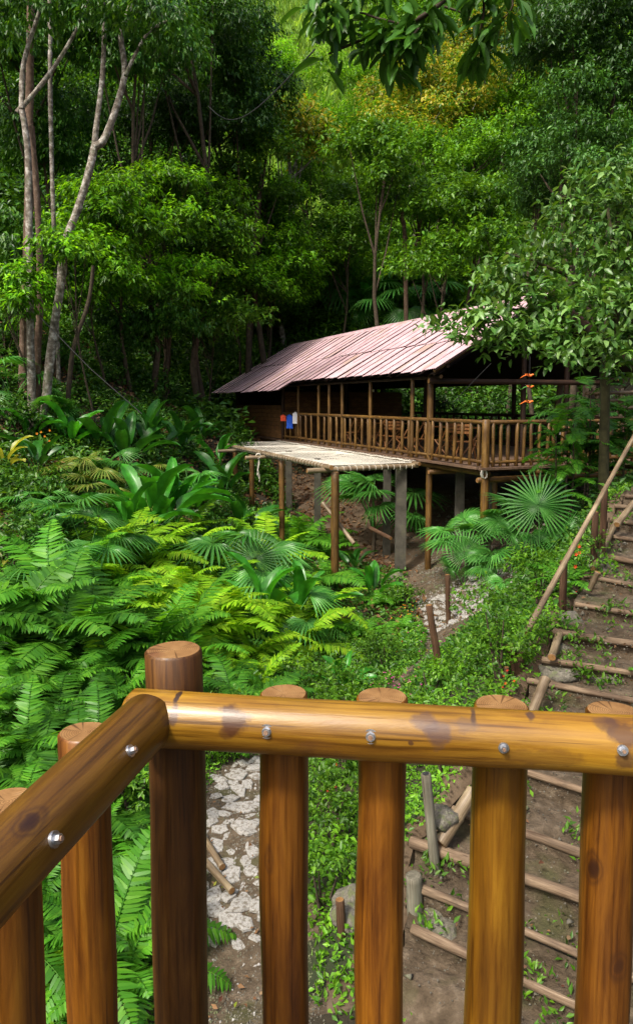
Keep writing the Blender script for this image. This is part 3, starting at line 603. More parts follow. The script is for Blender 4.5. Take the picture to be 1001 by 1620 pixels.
def rosette(root, meshes, n, size, pname, tilt=(-.35, .25), az0=None, azr=6.283, lead=0):
    a0 = random.random() * 6.28 if az0 is None else az0
    for i in range(n):
        az = a0 + azr * (i + random.uniform(-.3, .3)) / n
        s = size * random.uniform(.75, 1.15)
        Mx = Matrix.Rotation(az, 4, 'Z') @ Matrix.Rotation(-random.uniform(*tilt), 4, 'Y') @ Matrix.Rotation(random.uniform(-.25, .25), 4, 'X') @ Matrix.Scale(s, 4)
        part(pname, random.choice(meshes), root, Mx)
def fern(loc, size, kind, label, group=None, n=10, tilt=(-.3, .3)):
    r_ = thing('fern', loc, label, 'fern', group); LASTF[0] = r_; rosette(r_, FR[kind], n, size, 'frond', tilt); return r_
def fanpalm(loc, size, kind, label, group=None, n=9, tilt=(-.6, .35), stem=0):
    r_ = thing('fan_palm', loc, label, 'palm', group)
    if stem:
        mb = MB(); mb.tube([(0, 0, -.1), (.03, .02, stem)], [.06, .05], 7, 0, True, None, .1); part('trunk', mb.mesh('trunk', [M['bark_dark']]), r_)
    a0 = random.random() * 6
    for i in range(n):
        Mx = Matrix.Translation((0, 0, stem)) @ Matrix.Rotation(a0 + 6.283 * (i + random.uniform(-.3, .3)) / n, 4, 'Z') @ Matrix.Rotation(-random.uniform(*tilt), 4, 'Y') @ Matrix.Rotation(random.uniform(-.3, .3), 4, 'X') @ Matrix.Scale(size * random.uniform(.8, 1.15), 4)
        part('fan_leaf', random.choice(FAN[kind]), r_, Mx)
    return r_
def broad(loc, size, kind, label, group=None, n=9, tilt=(-.45, .25)):
    r_ = thing('broad_leaf_plant', loc, label, 'plant', group); rosette(r_, BL[kind], n, size, 'leaf', tilt); return r_
def shrub(loc, rx, rz, kind, label, group=None, nb=4, name='shrub', up=0.0):
    global NLEAF
    r_ = thing(name, loc, label, 'shrub', group); c = (loc[0], loc[1], loc[2] + rz * .8 + up)
    me, n = crown_mesh('foliage', blob_set(c, rx, rx * .8, rz, nb, .5), kind, loc); NLEAF += n
    part('foliage', me, r_)
    mb = MB()
    for k in range(3):
        mb.tube([(0, 0, -.1), (random.uniform(-.4, .4) * rx, random.uniform(-.3, .3) * rx, (rz * .9 + up))], [.02 + .01 * rz, .006], 5, 0, False)
    part('stem', mb.mesh('stem', [M['bark_dark']]), r_)
    return r_

# ================================================================== FOREGROUND RAILING
RZ = -.6255
fr_ = thing('log_railing', (-.296, 1.5, -1.62), 'varnished round-log railing with bolted handrails meeting at a corner post in the foreground', 'railing')
def V3(x, y, z): return Vector((x, y, z))
dm = V3(.788, -.107, 0).normalized(); dl = V3(-.074, -.368, 0).normalized()
rp = P(330, 1141, 1.40); rp.z = RZ
log('handrail', rp - dm * .165, rp + dm * 1.35, .0545, 'rail', fr_, 40, 24, .06, 0, 'endgrain', .012, roll=0)
main_rail = COL.objects[-1] if False else [o for o in fr_.children][-1]
lp = P(200, 1180, 1.295); lp.z = RZ + .006
log('handrail', lp - dl * .115, lp + dl * 1.3, .0545, 'rail_dark', fr_, 40, 20, .05, 0, 'rail_dark', .022)
left_rail = [o for o in fr_.children if o != main_rail][-1]
left_rail['label'] = 'darker brown handrail running towards the viewer'
log('corner_post', V3(-.296, 1.5, -1.9), V3(-.296, 1.5, -.515), .0605, 'post', fr_, 40, 12, .07, 0, 'endgrain', .005)
bn = V3(.134, .99, 0)
def on_main(px, off):       # point on the handrail line seen at px, pushed behind it
    d = ray(px, 1150); k = d[0] / d[1]; q = rp + bn * off
    s = (q.x - k * q.y) / (k * dm.y - dm.x); return q + dm * s
for px, rad, dz, mt in ((449, .050, -.603, 'baluster'), (603, .0505, -.600, 'baluster'), (790, .055, -.602, 'rail_dark'), (968, .052, -.603, 'baluster')):
    q = on_main(px, .088)
    log('baluster', V3(q.x, q.y, -1.7), V3(q.x, q.y, dz + .006), rad, mt, fr_, 36, 12, .07, 0, 'endgrain', .004)
q = on_main(1160, .088); log('baluster', V3(q.x, q.y, -1.7), V3(q.x, q.y, -.6), .05, 'baluster', fr_, 30, 10, .03, 0, 'endgrain', .004)
for x, y in ((-.421, 1.285), (-.462, 1.05), (-.51, .82)):
    log('baluster', V3(x, y, -1.7), V3(x, y, -.594), .046, 'baluster', fr_, 36, 12, .07, 0, 'endgrain', .004)
def bolt(parent, px, py, c, axis, nrm, rw):
    # bolt on the surface of a rail of axis line (c, axis); nrm = horizontal outward normal
    d = Vector(ray(px, py)).normalized()
    # intersect the ray with the rail cylinder
    A = axis.normalized(); oc = -c; dd = d - A * d.dot(A); oo = oc - A * oc.dot(A)
    a_, b_, c_ = dd.dot(dd), 2 * dd.dot(oo), oo.dot(oo) - (.0545) ** 2
    disc = b_ * b_ - 4 * a_ * c_
    if disc < 0: return
    t = (-b_ - math.sqrt(disc)) / (2 * a_); p = d * t
    n_ = (p - c); n_ = (n_ - A * n_.dot(A)).normalized()
    n_ = (n_ * .75 + nrm * .25).normalized()
    mb = MB()
    mb.tube([(0, 0, -.003), (0, 0, .0018)], rw, 24, 0, True)
    mb.tube([(0, 0, .0015), (0, 0, .0032)], rw * .66, 20, 0, True)
    mb.tube([(0, 0, .003), (0, 0, .0100)], rw * .60, 6, 0, True)
    for i in range(len(mb.s) - 8, len(mb.s)): mb.s[i] = False
    mb.tube([(0, 0, .009), (0, 0, .0125)], rw * .33, 12, 1, True)
    o = link('bolt', mb.mesh('bolt', [M['steel'], M['rust']]), parent, axis_mat(p, p + n_, random.random()))
for px, py, rw in ((422, 1157, .0135), (586, 1165, .0135), (796, 1183, .0095), (984, 1187, .0095)):
    bolt(main_rail, px, py, rp, dm, -bn, rw)
for px, py, rw in ((207, 1188, .0105), (87, 1328, .0115)):
    bolt(left_rail, px, py, lp, dl, V3(.98, -.19, 0), rw)
# dark knots on the front of the handrail (flat stains sit in the material); lookout floor under the railing
mb = MB()
for i in range(9): mb.box((.62, 1.47 - .145 * i, -1.64), (2.5, .135, .04))
tag(link('lookout_floor', mb.mesh('lookout_floor', [M['plank']])), kind='structure')

# ================================================================== PAVILION
FZ = -1.45
def hp(o, t, z): return RV * o + DV * t + V3(0, 0, z)
def t_at(px, o):
    k = (px - CX) / 1168.0
    return (RV.x * o - k * RV.y * o) / (k * DV.y - DV.x)
hut = thing('open_pavilion', hp(12, 23, -3.2), 'raised open-sided wooden pavilion with a dusty red corrugated roof in front of the wooded hillside', 'pavilion')
ROTH = math.atan2(DV.y, DV.x)
HB = Matrix(((RV.x, DV.x, 0, 0), (RV.y, DV.y, 0, 0), (0, 0, 1, 0), (0, 0, 0, 1)))      # local (o,t,z) -> world
OE, OR_, ORE, EZ = 9.1, 12.4, 15.7, .71; SL = math.tan(R(30.2)); RIDZ = EZ + (OR_ - OE) * SL; TR0, TR1 = 15.1, 33.9
# roof: frame part with its sheets as sub-parts
mb = MB()
for t in np.arange(TR0 + .25, TR1, 2.2):
    for sg in (-1, 1):
        e = 8.7 if (sg < 0 and t > 24.5) else (OR_ + sg * 3.2)
        mb.tube([hp(OR_, t, RIDZ - .12), hp(e, t, RIDZ - .12 - abs(OR_ - e) * SL)], .045, 6, 0)
for o_, dz in ((OR_, 0), (OR_ - 1.5, 0), (OR_ + 1.5, 0), (9.5, 0), (15.3, 0)):
    mb.tube([hp(o_, TR0 + .1, RIDZ - .1 - abs(OR_ - o_) * SL), hp(o_, TR1 - .1, RIDZ - .1 - abs(OR_ - o_) * SL)], .05, 6, 0)
roof = link('roof', mb.mesh('roof', [M['hutdark']]), hut)
def sheet_mesh(w, L, nw=6, lift=0):
    w -= random.uniform(.058, .085)
    V, F = [], []; n = nw * 2
    for j in range(3):
        for i in range(n + 1):
            V.append((w * i / n, -L * j / 2, (.018 if i % 2 else 0)))
    for j in range(2):
        for i in range(n): a = j * (n + 1) + i; F.append((a, a + n + 1, a + n + 2, a + 1))
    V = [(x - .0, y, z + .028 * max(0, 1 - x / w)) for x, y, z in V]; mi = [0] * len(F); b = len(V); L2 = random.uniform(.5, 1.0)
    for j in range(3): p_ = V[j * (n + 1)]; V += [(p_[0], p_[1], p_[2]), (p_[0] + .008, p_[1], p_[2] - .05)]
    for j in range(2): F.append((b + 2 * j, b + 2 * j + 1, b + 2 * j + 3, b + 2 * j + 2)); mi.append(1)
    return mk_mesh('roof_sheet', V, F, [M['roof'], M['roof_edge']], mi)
_sc = {}
def sheet(t0, w, o_top, o_bot, side, lift):
    L = abs(o_top - o_bot) / math.cos(R(30.2)); key = round(L, 2)
    if key not in _sc: _sc[key] = [sheet_mesh(w + .05, L) for _ in range(5)]
    base = HB @ Matrix.Translation((o_top, t0, RIDZ - abs(OR_ - o_top) * SL + lift))
    if side < 0:   # left slope: local -Y goes down towards -o ; local X along +t
        rot = Matrix(((0, math.cos(R(30.2)), -math.sin(R(30.2)), 0), (1, 0, 0, 0), (0, math.sin(R(30.2)), math.cos(R(30.2)), 0), (0, 0, 0, 1)))
    else:
        rot = Matrix(((0, -math.cos(R(30.2)), math.sin(R(30.2)), 0), (1, 0, 0, 0), (0, math.sin(R(30.2)), math.cos(R(30.2)), 0), (0, 0, 0, 1)))
    tw = Matrix.Rotation(random.uniform(-.012, .022), 4, 'Y') @ Matrix.Rotation(random.uniform(-.006, .006), 4, 'X') @ Matrix.Rotation(random.uniform(-.008, .008), 4, 'Z')
    link('roof_sheet', random.choice(_sc[key]), roof, base @ rot @ tw)
t = TR0; W_ = .56
while t < TR1 - .3:
    eave = 8.5 if t > 24.4 else OE
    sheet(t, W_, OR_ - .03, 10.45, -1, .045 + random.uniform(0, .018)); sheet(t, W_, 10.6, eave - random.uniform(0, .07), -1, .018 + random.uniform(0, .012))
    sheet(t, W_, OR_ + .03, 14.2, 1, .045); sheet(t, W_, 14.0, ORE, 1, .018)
    t += W_
mb = MB(); 
for i in range(9):
    a0, a1 = TR0 - .05 + i * (TR1 - TR0) / 9, TR0 + .03 + (i + 1) * (TR1 - TR0) / 9
    dz = .075 + random.uniform(0, .015)
    V = [hp(OR_ - .22, a0, RIDZ - .22 * SL + dz), hp(OR_, a0, RIDZ + dz + .03), hp(OR_ + .22, a0, RIDZ - .22 * SL + dz), hp(OR_ - .22, a1, RIDZ - .22 * SL + dz), hp(OR_, a1, RIDZ + dz + .03), hp(OR_ + .22, a1, RIDZ - .22 * SL + dz)]
    mb.add(V, [(0, 1, 4, 3), (1, 2, 5, 4)])
link('ridge_cap', mb.mesh('ridge_cap', [M['roof']]), roof)
# near-black planes under the sheets, painting in the roof's inner shade
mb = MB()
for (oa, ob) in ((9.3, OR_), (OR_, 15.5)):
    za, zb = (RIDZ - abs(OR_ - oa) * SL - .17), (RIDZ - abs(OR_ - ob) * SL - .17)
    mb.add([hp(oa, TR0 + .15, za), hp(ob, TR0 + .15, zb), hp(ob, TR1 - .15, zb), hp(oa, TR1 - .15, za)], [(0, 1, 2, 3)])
link('ceiling_shade', mb.mesh('ceiling_shade', [M['roof_under']]), roof)
# floor
mb = MB()
k = 0
t = 13.55
while t < 33.2:
    mb.box((12.2, t + .09, -.02), (5.7 + random.uniform(-.03, .05), .17, .035), Matrix.Translation((0, 0, FZ)) @ HB); t += .18
fl = link('floor', mb.mesh('floor', [M['plank']]), hut)
for o_ in (9.5, 10.9, 12.4, 13.9, 15.0): log('floor_beam', hp(o_, 13.5, FZ - .12), hp(o_, 33.2, FZ - .12), .075, 'hutwood', hut, 8, 4)
for t in (13.55, 15.6, 18.4, 21, 24, 27, 30, 33): log('floor_joist', hp(9.25, t, FZ - .26), hp(15.1, t, FZ - .26), .065, 'hutwood', hut, 8, 4)
# posts on the left side
for px in (472, 504, 520.5, 541, 585, 651):
    t = t_at(px, 9.5); log('roof_post', hp(9.5, t, FZ), hp(9.5, t, .62), .055 if px > 530 else .05, 'hutwood', hut, 10, 6, .06)
pt = hp(9.52, 16.02, 0); log('corner_pole', V3(pt.x, pt.y, -4.3), V3(pt.x, pt.y, .68), .082, 'hutwood', hut, 12, 10, .06)
pt = hp(9.42, 13.5, 0); log('rail_end_post', V3(pt.x, pt.y, -2.6), V3(pt.x, pt.y, FZ + 1.06), .088, 'hutwood', hut, 14, 8, .05)
for o_, t in ((15.0, 16.0), (15.0, 20), (15.0, 25), (15, 30), (15, 33), (9.5, 26.9), (9.5, 33), (12.3, 16.0), (12.3, 21), (12.2, 27), (13.7, 16.0)):
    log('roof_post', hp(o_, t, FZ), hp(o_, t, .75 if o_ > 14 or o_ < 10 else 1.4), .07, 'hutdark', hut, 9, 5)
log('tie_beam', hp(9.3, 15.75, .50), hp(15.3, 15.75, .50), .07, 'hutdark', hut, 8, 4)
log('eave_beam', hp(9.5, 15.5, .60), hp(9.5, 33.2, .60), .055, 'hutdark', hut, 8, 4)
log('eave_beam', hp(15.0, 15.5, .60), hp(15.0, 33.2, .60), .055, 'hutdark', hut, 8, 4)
log('gable_rafter', hp(9.15, 15.25, .72), hp(12.35, 15.25, RIDZ - .04), .05, 'hutwood', hut, 8, 4)
# railings: left side, front
def hut_rail(o0, t0, o1, t1, sp, hgt=1.0, m='hutwood'):
    a_, b_ = hp(o0, t0, FZ + hgt), hp(o1, t1, FZ + hgt); log('top_rail', a_, b_, .050, m, hut, 10, 8)
    log('bottom_rail', hp(o0, t0, FZ + .13), hp(o1, t1, FZ + .13), .042, m, hut, 8, 6)
    n = int((a_ - b_).length / sp)
    for i in range(n):
        f = (i + .5) / n; b = a_.lerp(b_, f) + (RV if abs(o0 - o1) < .3 else DV) * random.uniform(-.02, .02); lean = (DV if abs(o0 - o1) < .3 else RV) * random.uniform(-.04, .04)
        log('baluster', V3(b.x, b.y, FZ + .03), V3(b.x, b.y, FZ + hgt - .01 - random.uniform(0, .03)) + lean, random.uniform(.038, .046), m, hut, 8, 3, .08, 0, 'endgrain', cache=True)
tp = [t_at(px, 9.5) for px in (682, 651, 585, 541, 520.5, 504, 472, 447)]
hut_rail(9.42, 13.6, 9.5, 16.0, .34)
hut_rail(9.5, tp[0] + .1, 9.5, tp[3], .40)
hut_rail(9.5, tp[3] + .1, 9.5, 26.9, .50)
hut_rail(9.5, 13.5, 13.2, 13.5, .205)
hut_rail(13.2, 13.5, 15.0, 13.5, .24)
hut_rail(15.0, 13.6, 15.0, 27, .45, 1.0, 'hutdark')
# edge boards of the floor
mb = MB(); mb.box((9.27, 14.8, FZ + .0), (.10, 2.5, .05), HB); mb.box((12.1, 13.38, FZ + .0), (5.8, .12, .05), HB); link('edge_board', mb.mesh('edge_board', [M['plank']]), hut)
# bamboo walls at the far end
for i in range(8):
    z = FZ + .03 + i * .16
    mb = MB(); mb.box((0, 0, .078), (.03, 5.9, .15)); link('wall_board', mb.mesh('wall_board', [M['woven']]), hut, HB @ Matrix.Translation((9.44 + random.uniform(-.006, .006), 29.95, z)))
mb = MB(); mb.box((0, 0, .6), (.03, 6.0, 1.2))
for o_ in (12.3,): pass
for i in range(9):
    mb = MB(); mb.box((0, 0, .10), (5.2, .03, .19)); link('back_wall_board', mb.mesh('back_wall_board', [M['woven']]), hut, HB @ Matrix.Translation((12.2, 27.2, FZ + .03 + i * .2)))
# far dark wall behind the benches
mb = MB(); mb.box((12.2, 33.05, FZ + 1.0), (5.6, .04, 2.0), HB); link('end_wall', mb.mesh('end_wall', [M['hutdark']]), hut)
# concrete stilts
for px, pyb, Yd in ((502, 802, 21.5), (457, 795, 24.5), (612, 818, 20.5), (634, 848, 18.7), (727, 812, 18.2), (770, 830, 16.9), (860, 800, 19)):
    c = P(px, 760, Yd); zb = min(h1(c.x, c.y), P(px, pyb, Yd).z) - .1; mb = MB()
    w = .20 if px != 634 else .26
    mb.box((c.x, c.y, (zb + FZ - .2) / 2), (w, w, FZ - .2 - zb)); link('stilt', mb.mesh('stilt', [M['concrete']]), hut)
p_ = hp(9.6, 13.8, 0); log('stilt_pole', V3(p_.x + .25, p_.y, -2.7), V3(p_.x + .25, p_.y, FZ - .2), .06, 'hutwood', hut, 10, 5)
# rope lashing knot on the front beam
mb = MB()
for k in range(5): mb.tube([hp(9.35, 13.45, FZ - .12) + V3(.05 * math.cos(a), .0, .09 * math.sin(a)) + DV * (.02 * k - .05) for a in np.linspace(0, 6.3, 9)], .010, 4, 0, False)
link('rope_lashing', mb.mesh('rope_lashing', [M['rope']]), hut)
# notice paper on the front balusters
mb = MB(); mb.box((0, 0, 0), (.13, .006, .19)); q = P(888, 681, 16.9)
tag(link('paper_notice', mb.mesh('paper_notice', [M['white']]), None, Matrix.Translation(q) @ HB.to_3x3().to_4x4()), 'small white paper notice on the front balusters of the pavilion', 'notice')

# ------------------------------------------------------------------ net platform
NZ = -1.55
net = thing('net_platform', hp(8, 21, -4), 'wide net hammock deck stretched between bamboo poles, standing on tall posts beside the pavilion', 'net deck')
log('frame_pole', hp(6.83, 15.95, NZ), hp(6.83, 27.3, NZ + .03), .066, 'bamboo', net, 12, 14, .04, nodes=.5)
log('frame_pole', hp(6.35, 16.3, NZ - .09), hp(9.35, 16.3, NZ - .05), .062, 'bamboo', net, 12, 8, .04, nodes=.45)
log('frame_pole', hp(9.28, 16.1, NZ), hp(9.28, 27, NZ), .055, 'bamboo', net, 10, 14, .04, nodes=.5)
TB = [16.3, 20.9, 24.1, 26.9]
for t in TB[1:]: log('cross_pole', hp(6.2, t, NZ - .10), hp(9.3, t, NZ - .05), .058, 'bamboo', net, 10, 8, .04, nodes=.45)
for i in range(3):
    t0, t1 = TB[i] + .07, TB[i + 1] - .07; o0, o1 = 6.92, 9.2; mb = MB(); sp_ = .125
    def sag(o_, t_):
        u, v = (o_ - o0) / (o1 - o0), (t_ - t0) / (t1 - t0); return NZ + .02 - .16 * 4 * u * (1 - u) * min(1, 4 * v * (1 - v) * 1.3)
    for sg in (-1, 1):
        c0 = -(t1 - t0) if sg > 0 else 0
        c = o0 - (t1 - t0) if sg > 0 else o0
        while c < (o1 if sg > 0 else o1 + (t1 - t0)):
            # line o = c + sg*(t - t0)
            pts = []
            ta = max(0, ((o0 - c) if sg > 0 else (c - o1))); tb = min(t1 - t0, (o1 - c) if sg > 0 else (c - o0))
            if tb - ta > .08:
                n_ = max(2, int((tb - ta) / .35))
                for j in range(n_ + 1):
                    tt = ta + (tb - ta) * j / n_; oo = c + sg * tt; pts.append(hp(oo, t0 + tt, sag(oo, t0 + tt) + .003 * sg))
                mb.tube(pts, .0078, 3, 0, False)
            c += sp_
    for o_ in (o0, o1): mb.tube([hp(o_, t0 + (t1 - t0) * j / 12, NZ + .05 + .012 * math.sin(j * 4)) for j in range(13)], .016, 4, 0, False)
    for t_ in (t0, t1): mb.tube([hp(o0 + (o1 - o0) * j / 8, t_, NZ + .02) for j in range(9)], .016, 4, 0, False)
    k = t0
    while k < t1:       # lashings round the long poles
        for o_ in (6.83, 9.28): mb.tube([hp(o_, k, NZ) + RV * (.072 * math.cos(a)) + V3(0, 0, .072 * math.sin(a)) + DV * .01 * a for a in np.linspace(0, 6.3, 8)], .009, 3, 0, False)
        k += .21
    if i == 0:
        k = o0
        while k < 9.2:
            mb.tube([hp(k, 16.3, NZ - .07) + DV * (.07 * math.cos(a)) + V3(0, 0, .07 * math.sin(a)) + RV * .01 * a for a in np.linspace(0, 6.3, 8)], .009, 3, 0, False); k += .17
    link('net', mb.mesh('net', [M['rope']]), net)
for px, pyb, o_ in ((530, 925, 6.98), (445.5, 880, 6.93), (398, 820, 6.9), (372, 775, 6.9)):
    t = t_at(px, o_); b = hp(o_, t, 0); zb = h1(b.x, b.y) - .15
    log('support_post', V3(b.x, b.y, zb), V3(b.x, b.y, NZ - .12), .098 if px == 530 else .082, 'hutwood', net, 14, 12, .06)
mb = MB(); kp = hp(6.6, 20.9, NZ - .05)
for k in range(4): mb.tube([kp + V3(.07 * math.cos(a), .05 * math.sin(a + k), .07 * math.sin(a)) for a in np.linspace(0, 6.3, 9)], .013, 4, 0, False)
for k in range(3): mb.tube([kp + V3(.03 * math.sin(k + j), .02 * j * (k - 1), -.11 * j - .02) for j in range(6 + k)], .009, 4, 0, False)
link('rope_knot', mb.mesh('rope_knot', [M['rope']]), net)

# ------------------------------------------------------------------ furniture, clothes, ornaments in the pavilion
def chair(loc, rz, label, first=[None]):
    r_ = thing('wooden_chair', loc, label, 'chair', 'folding chairs inside the pavilion', rz)
    if first[0] is None:
        ms = []
        for s in (-1, 1):
            for (x0, x1) in ((-.22, .24), (.24, -.24)):
                mb = MB(); mb.tube([(x0, s * .2, 0), (x1, s * .2, .46 if x1 > 0 else .95)], .022, 5); ms.append(('leg', mb.mesh('leg', [M['chairwood']])))
        mb = MB(); [mb.box((-.2 + .08 * i, 0, .45), (.07, .42, .02)) for i in range(6)]; ms.append(('seat', mb.mesh('seat', [M['chairwood']])))
        mb = MB(); [mb.box((-.235, 0, .68 + .09 * i), (.02, .42, .06)) for i in range(3)]; ms.append(('backrest', mb.mesh('backrest', [M['chairwood']])))
        first[0] = ms
    for n_, m_ in first[0]: part(n_, m_, r_)
    return r_
def bench_table(loc, rz, label):
    r_ = thing('trestle_table', loc, label, 'table', 'tables inside the pavilion', rz)
    for i in range(5):
        mb = MB(); mb.box((0, -.32 + .16 * i, .75), (1.5, .145, .035)); part('table_board', mb.mesh('table_board', [M['chairwood']]), r_)
    for x in (-.6, .6):
        for s in (-1, 1): mb = MB(); mb.tube([(x, -.32 * s, 0), (x, .30 * s, .73)], .03, 6); part('leg', mb.mesh('leg', [M['chairwood']]), r_)
    return r_
for i, (px, o_, rz, lb) in enumerate(((603, 10.0, 2.1, 'X-legged wooden chair behind the side railing, third from the far end'), (620, 10.1, 1.2, 'X-legged wooden chair in the middle of the row behind the side railing'), (638, 10.0, 2.6, 'X-legged wooden chair just left of the last thin post before the corner pole'), (560, 10.2, 1.9, 'X-legged wooden chair farthest along behind the side railing'), (662, 10.0, 2.2, 'X-legged wooden chair close beside the tall corner pole, left of it'), (706, 10.4, 1.9, 'wooden chair seen through the balusters just right of the corner pole'), (735, 10.5, .6, 'wooden chair seen through the balusters left of the end post'))):
    chair(hp(o_, t_at(px, o_), FZ), rz + .4, lb)
bench_table(hp(11.3, 17.4, FZ), ROTH, 'slatted wooden trestle table behind the railing at the front of the pavilion')
bench_table(hp(11.2, 21.6, FZ), ROTH, 'slatted wooden trestle table behind the row of X-legged chairs')
def cloth(px, py, Yd, w, h_, mat, label, cat='shirt'):
    c = P(px, py, Yd); n = 7; V, F = [], []
    for side in (0, 1):
        for j in range(6):
            for i in range(n):
                u = i / (n - 1) - .5; v = j / 5
                V.append((u * w * (1.15 if j == 0 else .8 + .2 * v), (.025 if side else -.025) + .03 * math.sin(i * 2.1 + v * 2) * v, -v * h_ + (-.10 * abs(u) * 2 if j == 0 else 0)))
    for side in (0, 1):
        for j in range(5):
            for i in range(n - 1):
                a_ = side * 6 * n + j * n + i; F.append((a_, a_ + 1, a_ + n + 1, a_ + n))
    for i in range(n - 1):
        F.append((i, i + 1, 6 * n + i + 1, 6 * n + i))
    for j in range(5):
        for i in (0, n - 1): a_ = j * n + i; F.append((a_, a_ + n, 6 * n + a_ + n, 6 * n + a_))
    r_ = thing('hanging_cloth', c, label, cat, None, -.2)
    part('garment', mk_mesh('garment', V, F, M[mat], None, True), r_)
    mb = MB(); mb.tube([(-w * .45, 0, -.05), (0, 0, .02), (w * .45, 0, -.05)], .006, 4, 0, False); mb.tube([(0, 0, .02), (.01, 0, .07), (-.02, 0, .10)], .005, 4, 0, False); part('hanger', mb.mesh('hanger', [M['cable']]), r_)
cloth(448, 655, 27.6, 0.22, 0.26, 'red', 'orange-red cloth hanging at the far left corner of the pavilion')
cloth(458, 655, 27.3, 0.24, 0.53, 'blue', 'bright blue garment hanging between the red and the white ones')
cloth(467, 651, 27.0, 0.22, 0.44, 'white', 'pale white garment hanging beside the blue one')
def parrot(px, py, Yd, label, sc=1.0, tail_green=False):
    c = P(px, py, Yd); r_ = thing('hanging_bird', c, label, 'ornament', None, random.uniform(-.5, .5))
    mb = MB(); mb.tube([(-.14, 0, .03), (-.09, 0, .03), (-.02, 0, 0), (.08, 0, -.01), (.15, 0, .03), (.19, 0, .04), (.23, 0, .02)], [.006, .03, .055, .062, .045, .04, .005], 8, 0); me = mb.mesh('body', [M['orange']]); part('body', me, r_, Matrix.Scale(sc, 4))
    mb = MB(); mb.tube([(-.12, 0, .03), (-.26, 0, -.03), (-.40, 0, -.12)], [.03, .022, .006], 6, 0); part('tail', mb.mesh('tail', [M['green_paint' if tail_green else 'orange']]), r_, Matrix.Scale(sc, 4))
    for s in (-1, 1): mb = MB(); mb.add([(.05, s * .04, .03), (-.05, s * .05, .03), (-.16, s * .17, .06), (-.02, s * .22, .08), (.05, s * .04, .04), (-.05, s * .05, .04), (-.16, s * .17, .07), (-.02, s * .22, .09)], [(0, 1, 2, 3), (4, 7, 6, 5), (0, 3, 7, 4), (1, 5, 6, 2), (2, 6, 7, 3)]); part('wing', mb.mesh('wing', [M['orange']]), r_, Matrix.Scale(sc, 4))
    mb = MB(); mb.tube([(0, 0, .04), (0, 0, .7)], .004, 3, 0, False); part('string', mb.mesh('string', [M['cable']]), r_)
parrot(836, 594, 17.2, 'orange bird ornament hanging highest under the front tie beam of the pavilion', .5)
parrot(837, 612, 17.3, 'green-tailed bird ornament hanging just below the highest orange one', .45, True)
parrot(835, 636, 17.2, 'orange bird ornament hanging lowest in the dark front opening', .5)

# ================================================================== STAIRWAY
ST = []
sv, sf = [], []
def addq(a_, b_, c_, d_, nu=34, nv=9, amp=.05):
    nu = max(nu, 30)
    b0 = len(sv)
    for j in range(nv + 1):
        for i in range(nu + 1):
            u, v = i / nu, j / nv; p_ = (a_.lerp(b_, u)).lerp(d_.lerp(c_, u), v)
            dz = amp * mnoise.noise(p_ * 2.3) + amp * .5 * mnoise.noise(p_ * 7) + amp * .35 * mnoise.noise(p_ * 17) if 0 < v < 1 else 0
            sv.append((p_.x, p_.y, p_.z + dz))
    for j in range(nv):
        for i in range(nu): q_ = b0 + j * (nu + 1) + i; sf.append((q_, q_ + 1, q_ + nu + 2, q_ + nu + 1))
for i in range(len(ST_Z) - 1):
    L0, R0, L1, R1 = stL[i].copy(), stR[i].copy(), stL[i + 1].copy(), stR[i + 1].copy(); z0, z1 = ST_Z[i], ST_Z[i + 1]
    ex = (L0 - R0).normalized() * .06
    for v_ in (L0, R0): v_.z = z0 - .03
    Lb, Rb = L1 + SS * .0, R1 + SS * .0; Lb.z = Rb.z = z0 - .02
    addq(L0 + ex, R0, Rb, Lb + ex)                                            # tread
    Lt, Rt = Lb.copy(), Rb.copy(); Lt.z = Rt.z = z1 - .03
    addq(Lb + ex, Rb, Rt, Lt + ex, 14, 2, .02)                              # riser
for i in range(len(ST_Z) - 1):
    A_, B_ = stL[i].copy(), stL[i + 1].copy(); e_ = (stL[i] - stR[i]).normalized() * .06; A_.z = B_.z = ST_Z[i] - .02; C_, D_ = B_.copy(), A_.copy(); C_.z -= .8; D_.z -= .8; w_ = e_ * 3
    addq(A_ + e_, B_ + e_, C_ + e_ + w_, D_ + e_ + w_, 3, 3, .03)
A_, B_ = stL[0].copy(), stR[0].copy(); A_.z -= .03; B_.z -= .03; C_, D_ = B_ - SS * .6, A_ - SS * .6; C_.z -= .6; D_.z -= .6; addq(A_, B_, C_, D_, 10, 4, .03)
stair = link('earth_stairway', mk_mesh('earth_stairway', np.array(sv), sf, M['path_dirt'], None, True)); tag(stair, kind='structure')
for i in range(1, len(ST_Z)):
    L0, R0 = stL[i].copy(), stR[i].copy(); rr = random.uniform(.030, .042)
    L0.z = ST_Z[i] - rr * .75 ; R0.z = ST_Z[i] - rr * .75 + random.uniform(-.03, .03)
    d_ = (R0 - L0).normalized()
    if i in (3, 9): rr = .047
    log('step_log', L0 - d_ * random.uniform(.0, .10), R0, rr, 'steplog', stair, 12, 18, .30, .12, 'endgrain', bend=random.uniform(-.05, .05), nodes=0)
